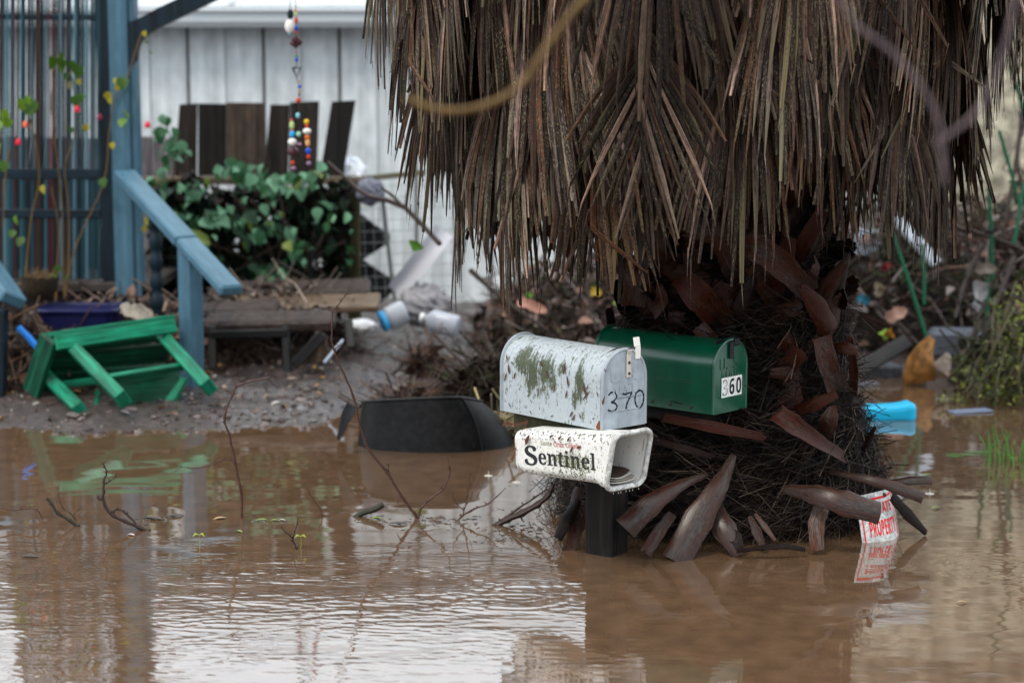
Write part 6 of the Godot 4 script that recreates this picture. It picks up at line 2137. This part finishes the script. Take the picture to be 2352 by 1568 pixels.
	# bright scraps in the brush
	for q in [[2060, 722, 8.85, 0.10, 0.06, Color(0.62, 0.34, 0.25), "salmon pink rag caught in the brush right of the palm trunk", "rag"], [2020, 668, 8.95, 0.04, 0.06, Color(0.45, 0.36, 0.24), "small cream paper scrap in the brush", "paper"], [2254, 670, 8.9, 0.06, 0.09, Color(0.48, 0.45, 0.44), "grey-white paper scrap in the brush under the cream wall", "paper"], [2266, 618, 8.95, 0.09, 0.05, Color(0.30, 0.24, 0.19), "tan rag draped on the brush under the cream wall", "rag"], [2246, 705, 8.88, 0.025, 0.055, Color(0.7, 0.7, 0.72), "bright white tag hanging in the brush", "tag"], [2340, 712, 8.9, 0.035, 0.06, Color(0.55, 0.30, 0.30), "pink scrap hanging in the brush at the right edge", "rag"], [1985, 690, 9.0, 0.06, 0.04, Color(0.03, 0.20, 0.28), "teal scrap in the brush close to the palm trunk", "rag"], [2038, 612, 9.1, 0.05, 0.03, Color(0.30, 0.02, 0.03), "dark red scrap under the palm skirt tips", "rag"], [1222, 704, 8.95, 0.14, 0.05, Color(0.55, 0.27, 0.20), "salmon pink strip in the brush behind the grey mailbox", "rag"], [1370, 672, 8.98, 0.05, 0.045, Color(0.5, 0.33, 0.03), "yellow leaf scrap in the brush behind the mailboxes", "leaf"], [1430, 700, 8.96, 0.08, 0.06, Color(0.14, 0.20, 0.03), "mossy green clump in the brush beside the trunk", "moss"], [1215, 680, 8.96, 0.04, 0.03, Color(0.16, 0.33, 0.03), "lime leaf behind the hanging palm tips", "leaf"], [2032, 770, 8.8, 0.04, 0.05, Color(0.25, 0.42, 0.03), "lime green leaf at the foot of the brush", "leaf"], [2046, 768, 8.78, 0.03, 0.05, Color(0.5, 0.2, 0.02), "orange scrap at the foot of the brush", "leaf"]]:
		m = MB.new()
		var c := pt(q[0], q[1], q[2])
		var a := rr(-0.9, 0.9)
		var dv: Vector3 = Vector3(cos(a), sin(a), 0.2) * q[3] * 0.5
		m.blade(smooth([c - dv, c - dv * 0.3 + Vector3(0, 0.01, 0.02), c + dv * 0.4, c + dv], 3), [q[4] * 0.3, q[4] * 0.8, q[4], q[4] * 0.8, q[4], q[4] * 0.9, q[4], q[4] * 0.7, q[4] * 0.6, q[4] * 0.2], Vector3(rr(-0.3, 0.3), rr(0, 0.6), 1), 0.2, 0.004)
		single("scrap", m, M("scrap_%d" % int(q[0]), q[5] * 0.62, 0.6), q[6], q[7])
	# bare poles and branches standing out of the brush
	for q in [[[2352, 250, 9.6], [2330, 400, 9.5], [2300, 560, 9.4], "thin bare branch arching down the cream wall at the right edge"], [[2260, 560, 9.2], [2220, 640, 9.1], [2195, 730, 8.9], "brown bare branch sloping through the middle of the brush"], [[2330, 590, 9.0], [2280, 720, 8.8], [2230, 850, 8.6], "thick grey branch leaning left at the foot of the cream wall"], [[2190, 520, 9.4], [2280, 545, 9.3], [2352, 575, 9.3], "dark long branch lying along the top of the brush"], [[2010, 700, 9.0], [2060, 740, 8.9], [2110, 790, 8.8], "straight pale stick by the salmon rag"], [[2230, 800, 8.7], [2245, 740, 8.75], [2262, 690, 8.8], "pale forked stick below the white paper scrap"], [[2290, 815, 8.7], [2300, 760, 8.75], [2312, 700, 8.8], "tan stick standing beside the green vine"], [[1080, 620, 9.2], [1160, 690, 9.1], [1260, 760, 9.0], "dark branch sloping down through the brush behind the mailbox"], [[1300, 560, 9.3], [1345, 650, 9.2], [1370, 760, 9.1], "thick black branch standing behind the palm tips"], [[1420, 560, 7.4], [1400, 640, 7.4], [1440, 720, 7.3], "dark bare branch hooking round the left of the trunk"], [[2400, 180, 9.8], [2340, 330, 9.8], [2352, 470, 9.8], "curved bare shoot against the cream wall"]]:
		m = MB.new()
		var pts := smooth([_v(q[0]), _v(q[1]), _v(q[2])], 5)
		m.tube(pts, [0.013, 0.013, 0.012, 0.011, 0.011, 0.010, 0.010, 0.009, 0.008, 0.007, 0.006], 6)
		for k in 3:
			var p: Vector3 = pts[2 + k * 3]
			m.tube([p, p + Vector3(rr(-0.08, 0.08), rr(0.02, 0.1), rr(-0.03, 0.06)), p + Vector3(rr(-0.14, 0.14), rr(0.05, 0.16), rr(-0.03, 0.06))], [0.006, 0.004, 0.002], 5)
		single("bare_branch", m, grainy("branch_bark", Color(0.085, 0.062, 0.052), 0.7, 9.0, 0.2), q[3], "branch", "bare branches in the brush")
	# blue jug
	var jt := Transform3D(Basis(Vector3.UP, 0.06), wpt(2042, 966) + Vector3(0, 0.0, -0.06))
	var j := thing("blue_jug", "bright turquoise plastic jug with a white cap floating on its side", "jug", jt)
	m = MB.new()
	var rows := []
	var us := []
	for i in 15:
		var t := i / 14.0
		var x := -0.098 + t * 0.205
		var hh := 0.070 + 0.010 * smoothstep(0.75, 0.95, t) - 0.008 * sin(t * PI) - 0.012 * smoothstep(0.12, 0.0, t)
		var ww := 0.12 - 0.02 * smoothstep(0.12, 0.0, t)
		if i == 0 or i == 14: hh *= 0.8; ww *= 0.8
		var row := []
		var ur := []
		for q in rounded(ww, hh, 0.022):
			row.append(Vector3(x, q.y + 0.016 + 0.010 * t, q.x)); ur.append(Vector2(t, 0))
		rows.append(row); us.append(ur)
	m.sheet(rows, us, Vector3(0, 0, 1))
	for e in [0, 14]:
		var cap := []
		for q in rows[e].slice(0, rows[e].size() - 1): cap.append(q)
		m.flat(cap, Vector3(0, 0.03, 0))
	part("body", m, M("turquoise", Color(0.012, 0.42, 0.66), 0.3, {"subsurf_scatter_enabled": true, "subsurf_scatter_strength": 0.15}), j, true)
	m = MB.new()
	m.lathe([Vector2(0, -0.118), Vector2(0.016, -0.118), Vector2(0.016, -0.1), Vector2(0.02, -0.098), Vector2(0.0, -0.097)].map(func(q): return Vector2(q.x, -q.y)), Transform3D(Basis(Vector3(0, 0, 1), PI / 2), Vector3(0, 0.028, 0)), 14)
	part("cap", m, M("cap_white", Color(), 0.4), j, true)
	# floating junk
	for q in [[2230, 946, 0.17, 0.007, 0.07, M("float_blue", Color(0.15, 0.17, 0.23), 0.35), "flat grey-blue board floating by the vine at the right", "board"], [1985, 884, 0.12, 0.014, 0.07, M("float_dark", Color(0.10, 0.09, 0.10), 0.4), "dark flat scrap floating between the trunk and the cardboard", "board"]]:
		m = MB.new()
		var p := wpt(q[0], q[1])
		m.box(Transform3D(Basis(Vector3.UP, 0.25) * Basis(Vector3(0, 0, 1), 0.02), p + Vector3(0, 0.004, 0)), Vector3(q[2], q[3], q[4]), 0.003)
		single("floating_board", m, q[5], q[6], q[7])

	# green vine tumbling over the brush at the right edge
	var v := thing("trailing_vine", "mossy yellow-green trailing vine with small leaves at the right edge of the water", "vine", base_at(pt(2300, 930, 8.3)))
	var paths := []
	for i in 26:
		var a := pt(rr(2280, 2400), rr(640, 860), rr(8.2, 8.6))
		var b := pt(rr(2150, 2370), rr(890, 945), rr(7.9, 8.2))
		b.y = maxf(b.y, 0.0)
		var pts := smooth([a, a.lerp(b, 0.4) + Vector3(rr(-0.06, 0.04), rr(0.0, 0.1), rr(0, 0.1)), a.lerp(b, 0.75) + Vector3(rr(-0.06, 0.02), rr(-0.02, 0.06), rr(0, 0.1)), b], 5)
		paths.append(pts)
		m = MB.new()
		m.tube(pts, [0.006, 0.005, 0.004], 5)
		part("stem", m, M("vine_stem_dark", Color(0.07, 0.055, 0.025), 0.7), v)
	var where := []
	var tint := []
	for i in 1100:
		var pth: Array = paths[rng.randi() % paths.size()]
		var q: Vector3 = pth[rng.randi() % pth.size()] + Vector3(rr(-0.035, 0.035), rr(-0.03, 0.04), rr(-0.035, 0.035))
		if q.y < 0.0: continue
		where.append(Transform3D(Basis.from_euler(Vector3(rr(-1, 1.4), rr(0, TAU), rr(-1, 1))).scaled(Vector3.ONE * rr(0.012, 0.03)), q))
		tint.append([Color(0.11, 0.125, 0.010), Color(0.05, 0.065, 0.012), Color(0.02, 0.026, 0.008), Color(0.03, 0.022, 0.012), Color(0.19, 0.20, 0.03)][rng.randi() % 5] * rr(0.7, 1.3))
	many("leaves", oval_leaf(1.0, 0.6, 0.2, 0.25), M("litter", Color(), 0.55), where, tint, v)
	# dark mass behind it
	heap("brush_pile", "dark brush mass behind the yellow-green vine at the right edge", pt(2420, 925, 8.55), Vector3(0.42, 0.30, 0.22), 700, 600, [Color(0.05, 0.04, 0.025), Color(0.08, 0.06, 0.04), Color(0.03, 0.03, 0.015), Color(0.07, 0.08, 0.02)])
	# grass standing in the water
	var gr := thing("grass_tuft", "bright green grass tuft standing in the water at the right edge", "grass", base_at(wpt(2318, 1062)))
	for i in 22:
		m = MB.new()
		var p := wpt(rr(2268, 2370), rr(1040, 1072))
		var lean := rr(-0.05, 0.04)
		var h := rr(0.04, 0.13)
		m.blade([p - Vector3(0, 0.02, 0), p + Vector3(lean * 0.3, h * 0.5, 0), p + Vector3(lean, h, rr(-0.02, 0.02))], [0.005, 0.005, 0.001], Vector3(0, 0, 1), 0.2, 0.001, 3)
		part("blade", m, M("grass_green", Color(0.07, 0.25, 0.04), 0.5), gr)
	for q in [[2222, 1046, 0.07], [2250, 1040, 0.05], [2195, 1050, 0.03]]:
		m = MB.new()
		var p := wpt(q[0], q[1]) + Vector3(0, 0.003, 0)
		m.blade([p - Vector3(q[2], 0, 0.02), p, p + Vector3(q[2], 0.002, 0.0)], [0.004, 0.012, 0.003], Vector3.UP, 0.1, 0.001, 3)
		part("floating_blade", m, mats.grass_green, gr)

# ================================================================ twigs standing in the water, floating bits, rain
func twig(label: String, lines: Array, row: float, mat: Material, called := "bare_twig") -> void:
	# lines of [x, y, radius in mm, nearer by]; all at the distance where the water shows at that row
	var d := wd(row)
	var m := MB.new()
	for l in lines:
		var pts := []
		var r := []
		for q in l:
			pts.append(pt(q[0], q[1], d + (q[3] if q.size() > 3 else 0.0)))
			r.append(q[2] * 0.001)
		var sm := smooth(pts, 3)
		var rs := []
		for i in sm.size():
			var f := float(i) / (sm.size() - 1) * (r.size() - 1)
			rs.append(lerpf(r[int(f)], r[mini(int(f) + 1, r.size() - 1)], f - int(f)) * (1.0 + (0.35 if i % 3 == 0 else 0.0)))
			sm[i] += Vector3(rr(-0.002, 0.002), 0, 0)
		m.tube(sm, rs, 6)
		# buds
		for i in range(1, sm.size() - 1, 2):
			var q: Vector3 = sm[i]
			m.tube([q, q + Vector3(rr(-0.008, 0.008), rr(0.003, 0.010), rr(-0.004, 0.006))], [rs[i] * 0.9, rs[i] * 0.4], 4)
	single(called, m, mat, label, "twig")

func twigs() -> void:
	var bark := grainy("twig_bark", Color(0.070, 0.042, 0.034), 0.5, 20.0, 0.1)
	var red := grainy("twig_red", Color(0.115, 0.055, 0.04), 0.5, 20.0, 0.1)
	var moss := grainy("twig_moss", Color(0.055, 0.05, 0.035), 0.6, 25.0, 0.2)
	twig("tall forked twig rising from the water in front of the green table reflection", [[[556, 1200, 4.2], [552, 1130, 4.0], [540, 1062, 3.8], [526, 1000, 3.4], [516, 958, 3.4], [535, 905, 3.0], [548, 884, 2.8], [585, 873, 2.4], [612, 868, 1.8], [622, 862, 1.0]], [[610, 868, 1.6], [622, 878, 1.3], [634, 888, 0.9], [650, 892, 0.6]], [[540, 905, 1.8], [520, 897, 1.4], [500, 890, 0.7]], [[536, 900, 1.5], [540, 885, 1.0], [534, 868, 0.6]], [[548, 1066, 2.4], [528, 1056, 2.0], [508, 1056, 1.8], [478, 1070, 1.6], [440, 1075, 1.4], [418, 1072, 1.2], [396, 1086, 0.8], [372, 1090, 0.5]]], 1190, red)
	twig("long thin twig curving up before the black tub, V forked at the water", [[[962, 1200, 4.6], [952, 1180, 4.4], [925, 1145, 4.2], [885, 1080, 4.0], [845, 1030, 3.8], [826, 975, 3.4], [812, 910, 3.2], [790, 860, 2.8], [765, 800, 2.5], [762, 750, 2.1], [764, 718, 2.0], [782, 692, 1.7], [796, 672, 1.3], [804, 654, 0.7]], [[766, 718, 1.4], [760, 714, 1.0], [754, 714, 0.7]], [[796, 676, 1.2], [810, 674, 0.9], [826, 664, 0.5]], [[768, 806, 1.8], [776, 794, 1.2], [784, 790, 0.7]], [[960, 1190, 3.2], [966, 1168, 3.0], [990, 1144, 2.7], [1016, 1124, 2.4], [1030, 1098, 2.0], [1034, 1078, 1.6], [1026, 1052, 0.8]], [[892, 1088, 2.2], [894, 1070, 1.6], [896, 1062, 0.8]], [[920, 1140, 2.0], [914, 1150, 1.4], [912, 1156, 0.6]]], 1190, red)
	twig("dark crooked mossy twig rising from the water below the green table reflection", [[[345, 1222, 6.0], [320, 1212, 6.0], [285, 1196, 5.6], [258, 1184, 5.2], [240, 1160, 4.4], [236, 1130, 4.0], [238, 1105, 3.4], [244, 1085, 2.6], [240, 1070, 2.0], [232, 1060, 1.0]], [[242, 1112, 2.4], [252, 1104, 2.0], [262, 1098, 1.6], [266, 1088, 0.8]], [[240, 1150, 3.0], [226, 1146, 2.6], [224, 1138, 1.4]], [[258, 1182, 4.0], [268, 1168, 3.6], [288, 1178, 3.2], [300, 1190, 2.8], [312, 1204, 2.0]]], 1218, bark)
	twig("short mossy stub slanting out of the water left of the crooked twig", [[[184, 1214, 5.5], [160, 1196, 5.2], [132, 1178, 4.8], [118, 1158, 4.2], [108, 1144, 3.6]], [[176, 1196, 1.6], [160, 1180, 1.4], [140, 1162, 1.2], [134, 1140, 0.9], [134, 1118, 0.5]], [[166, 1184, 1.2], [178, 1172, 1.0], [186, 1166, 0.6]]], 1208, moss)
	twig("thin reddish twig bent over the water at the left edge", [[[-20, 1162, 2.0], [30, 1171, 2.0], [60, 1168, 2.0], [82, 1170, 1.8], [94, 1184, 1.6], [98, 1204, 1.4]]], 1200, red)
	twig("small Y shaped twig standing in the water left of the cut stick", [[[684, 1268, 2.4], [674, 1244, 2.2], [668, 1232, 2.0], [656, 1222, 1.8], [644, 1210, 1.2]], [[672, 1240, 1.8], [676, 1222, 1.6], [682, 1200, 1.3], [690, 1180, 0.7]]], 1262, bark)
	twig("thin leaning twig left of the cut stick", [[[742, 1194, 2.2], [736, 1172, 2.0], [722, 1150, 1.7], [708, 1128, 1.2], [702, 1118, 0.6]]], 1188, red)
	twig("spray of fine twigs spreading from the water between the V fork and the broken branch", [[[1048, 1200, 3.0], [1060, 1186, 2.8], [1090, 1168, 2.4], [1120, 1158, 2.0], [1142, 1140, 1.6], [1162, 1120, 0.8]], [[1060, 1186, 2.2], [1066, 1170, 1.9], [1072, 1140, 1.6], [1078, 1110, 1.2], [1080, 1084, 0.6]], [[1066, 1172, 1.6], [1050, 1158, 1.3], [1038, 1132, 0.7]], [[1070, 1160, 1.4], [1080, 1148, 1.1], [1086, 1128, 0.6]], [[1090, 1168, 1.2], [1080, 1176, 1.0], [1066, 1180, 0.7]]], 1196, red)
	twig("dark broken branch with ragged bark sloping out of the water beside the mailbox post", [[[1140, 1206, 9.0], [1165, 1192, 10.0], [1200, 1178, 10.0], [1235, 1158, 9.0], [1256, 1140, 8.0], [1266, 1124, 8.0], [1272, 1110, 6.0]], [[1118, 1214, 4.0], [1150, 1196, 3.6], [1190, 1168, 3.2], [1230, 1142, 2.8], [1258, 1122, 2.2]], [[1196, 1184, 3.0], [1200, 1194, 2.0], [1204, 1200, 1.0]], [[1236, 1160, 2.0], [1240, 1172, 1.4], [1238, 1180, 0.6]], [[1160, 1172, 1.0], [1142, 1168, 0.7]]], 1206, bark)
	# cut stick
	var d := wd(1186)
	var m := MB.new()
	m.tube(smooth([pt(806, 1196, d), pt(832, 1178, d), pt(858, 1170, d), pt(880, 1158, d)], 3), [0.008, 0.009, 0.0095, 0.010, 0.010, 0.010, 0.010, 0.010, 0.010, 0.0095], 8)
	single("cut_stick", m, moss, "short thick cut stick lying half in the water in front of the black tub", "stick")
	# long bare branch over the wire fence
	m = MB.new()
	for l in [[[752, 372, 8.9, 7], [790, 405, 8.85, 8], [822, 436, 8.8, 9], [850, 452, 8.75, 10], [890, 460, 8.7, 11], [930, 476, 8.65, 12], [970, 516, 8.6, 12], [1010, 560, 8.5, 12]], [[926, 476, 8.65, 8], [905, 452, 8.68, 7], [875, 430, 8.7, 6]], [[932, 474, 8.65, 7], [934, 450, 8.65, 6], [942, 425, 8.65, 5.5], [942, 390, 8.65, 5], [940, 345, 8.65, 3]]]:
		var pts := []
		var r := []
		for q in l:
			pts.append(pt(q[0], q[1], q[2])); r.append(q[3] * 0.001)
		m.tube(pts, r, 6)
	single("bare_branch", m, bark, "long bare forked branch reaching from the palm skirt across the wire fence", "branch")
	m = MB.new()
	m.blade([pt(940, 552, 8.6), pt(955, 566, 8.6), pt(972, 570, 8.6)], [0.01, 0.05, 0.01], Vector3(0, 0, 1), 0.2, 0.002)
	single("hanging_leaf", m, M("leaf_green", Color(0.06, 0.16, 0.012), 0.5), "single green leaf on the branch beside the palm skirt", "leaf")
	m = MB.new()
	for l in [[[905, 905, 7.85, 5], [960, 890, 7.9, 6], [1020, 884, 7.95, 6], [1100, 874, 8.0, 5]], [[1000, 770, 8.6, 5], [1030, 800, 8.4, 6], [1060, 830, 8.2, 6], [1090, 850, 8.1, 5]]]:
		var pts := []
		var r := []
		for q in l:
			pts.append(pt(q[0], q[1], q[2])); r.append(q[3] * 0.0016)
		m.tube(pts, r, 6)
	single("bare_branch", m, bark, "dark branch joining the root clumps behind the black tub", "branch")
	# blurred twigs hanging close to the camera
	var near := grainy("near_twig", Color(0.22, 0.13, 0.045), 0.7, 10.0, 0.1)
	m = MB.new()
	m.tube(smooth([pt(930, 224, 2.6), pt(990, 248, 2.6), pt(1060, 254, 2.6), pt(1140, 232, 2.6), pt(1200, 190, 2.6), pt(1240, 130, 2.6), pt(1290, 60, 2.6), pt(1350, -10, 2.6), pt(1450, -110, 2.62)], 4), [0.0045], 6)
	single("near_twig", m, near, "out of focus ochre twig arching in front of the palm skirt", "twig")
	m = MB.new()
	m.tube(smooth([pt(1900, -60, 2.4), pt(1960, 50, 2.4), pt(2060, 130, 2.4), pt(2150, 260, 2.4), pt(2170, 420, 2.4)], 4), [0.003], 6)
	m.tube(smooth([pt(2345, -60, 2.4), pt(2300, 140, 2.4), pt(2240, 260, 2.4), pt(2150, 330, 2.4)], 4), [0.003], 6)
	single("near_twig", m, grainy("near_twig_grey", Color(0.16, 0.11, 0.12), 0.7, 10.0, 0.1), "out of focus purple-grey twigs hanging before the right of the palm skirt", "twig")
	# floating leaves and sprouts
	var g := M("sprout_green", Color(0.22, 0.26, 0.03), 0.45)
	for q in [[457, 1258, 0.038, "tall yellow-green sprout poking from the water right of the mossy twig"], [690, 1258, 0.034, "yellow-green sprout beside the Y shaped twig"]]:
		m = MB.new()
		var p := wpt(q[0], q[1])
		m.tube([p - Vector3(0, 0.02, 0), p + Vector3(0.002, q[2] * 0.6, 0), p + Vector3(0, q[2], 0)], [0.0014, 0.0012, 0.001], 5)
		for s in [-1.0, 1.0]:
			m.blade([p + Vector3(0, q[2], 0), p + Vector3(s * 0.009, q[2] * 1.12, 0.003), p + Vector3(s * 0.017, q[2] * 0.92, 0.005)], [0.003, 0.009, 0.002], Vector3(0, 1, 0.4), 0.2, 0.001, 3)
		single("sprout", m, g, q[3], "plant")
	for q in [[600, 1196, 0.018, 0], [630, 1197, 0.014, 0], [505, 1192, 0.022, 1], [548, 1222, 0.014, 0], [648, 1196, 0.01, 2], [300, 1230, 0.012, 2], [865, 1192, 0.02, 0], [915, 1204, 0.03, 3], [1300, 1215, 0.012, 2], [2150, 1168, 0.02, 0], [2130, 1092, 0.02, 0], [400, 1186, 0.03, 3], [350, 1192, 0.035, 3], [68, 1280, 0.025, 3], [2210, 1385, 0.014, 1]]:
		m = MB.new()
		var p := wpt(q[0], minf(q[1], 1560.0)) + Vector3(0, 0.002, 0)
		var a := rr(-0.6, 0.6)
		var dv: Vector3 = Vector3(cos(a), 0, sin(a)) * q[2]
		m.blade([p - dv, p - dv * 0.3 + Vector3(0, 0.003, 0), p + dv * 0.4 + Vector3(0, 0.002, 0), p + dv], [0.002, q[2] * 0.7, q[2] * 0.8, 0.002], Vector3.UP, 0.15, 0.0015, 3)
		var kinds := [M("float_green", Color(0.18, 0.24, 0.05), 0.4), M("float_tan", Color(0.36, 0.22, 0.12), 0.4), M("float_white", Color(0.55, 0.50, 0.45), 0.4), M("float_brown", Color(0.06, 0.04, 0.03), 0.4)]
		var names := ["green leaf bit floating", "tan leaf floating", "whitish petal floating", "dark brown leaf bit floating"]
		var marks := [[240, 1218, "near the crooked mossy twig"], [140, 1208, "near the short mossy stub"], [556, 1195, "at the foot of the tall forked twig"], [850, 1186, "near the cut stick"], [960, 1200, "at the foot of the V fork"], [1160, 1215, "by the broken branch"], [1350, 1280, "by the mailbox post"], [2030, 1240, "right of the bent sign"], [1600, 1500, "on the still water below the palm"], [2200, 1385, "on open water lower right"], [70, 1280, "in the left corner"], [660, 1230, "near the Y shaped twig"]]
		var best := 0
		for k in marks.size():
			if Vector2(marks[k][0] - q[0], (marks[k][1] - q[1]) * 3.0).length() < Vector2(marks[best][0] - q[0], (marks[best][1] - q[1]) * 3.0).length(): best = k
		single("floating_leaf", m, kinds[q[3]], names[q[3]] + " " + marks[best][2], "leaf", names[q[3]])
	# raft of small flood debris between the fork and the post
	var bit := MB.new()
	bit.tube([Vector3(-0.5, 0, 0), Vector3(0, 0.03, 0.05), Vector3(0.5, 0, -0.03)], [0.10, 0.13, 0.08], 4)
	var where := []
	var tint := []
	for k in [[1010, 1200, 150, 9, 120], [1190, 1216, 90, 8, 100], [360, 1192, 60, 5, 60], [850, 1190, 60, 5, 30], [1180, 1240, 70, 5, 40], [620, 1197, 70, 3, 25]]:
		for i in k[4]:
			var p := wpt(k[0] + rng.randfn(0.0, k[2] * 0.5), k[1] + rng.randfn(0.0, k[3]))
			p.y = 0.001
			var s := rr(0.003, 0.018)
			where.append(Transform3D(Basis(Vector3.UP, rr(0, TAU)).scaled_local(Vector3(s, s * 0.7, s * rr(0.5, 1.2))), p))
			tint.append([Color(0.03, 0.02, 0.015), Color(0.06, 0.04, 0.03), Color(0.02, 0.014, 0.01), Color(0.22, 0.19, 0.16), Color(0.08, 0.075, 0.03)][rng.randi() % 5])
	tag(many("floating_debris", bit, M("wet_bits", Color.WHITE, 0.25, {"vertex_color_use_as_albedo": true, "metallic_specular": 0.6}), where, tint, self), "fine dark twig bits and scum floating in strips on the brown water", "flood debris")
	# splashes of the rain: a thin jet on a low ring
	for q in [[1187, 1107, "left of the newspaper box"], [2136, 1133, "right of the bent sign"], [1122, 1092, "in front of the black tub"]]:
		m = MB.new()
		var p := wpt(q[0], q[1])
		m.lathe([Vector2(0.018, -0.002), Vector2(0.014, 0.001), Vector2(0.010, 0.0018), Vector2(0.006, 0.0005), Vector2(0.002, 0.003), Vector2(0.0014, 0.009), Vector2(0.0019, 0.014), Vector2(0.0, 0.016)], base_at(p), 12)
		single("rain_splash", m, M("splash", Color(0.42, 0.36, 0.30), 0.05, {"metallic_specular": 0.7}), "small rain splash " + q[2], "splash", "rain splashes on the water")
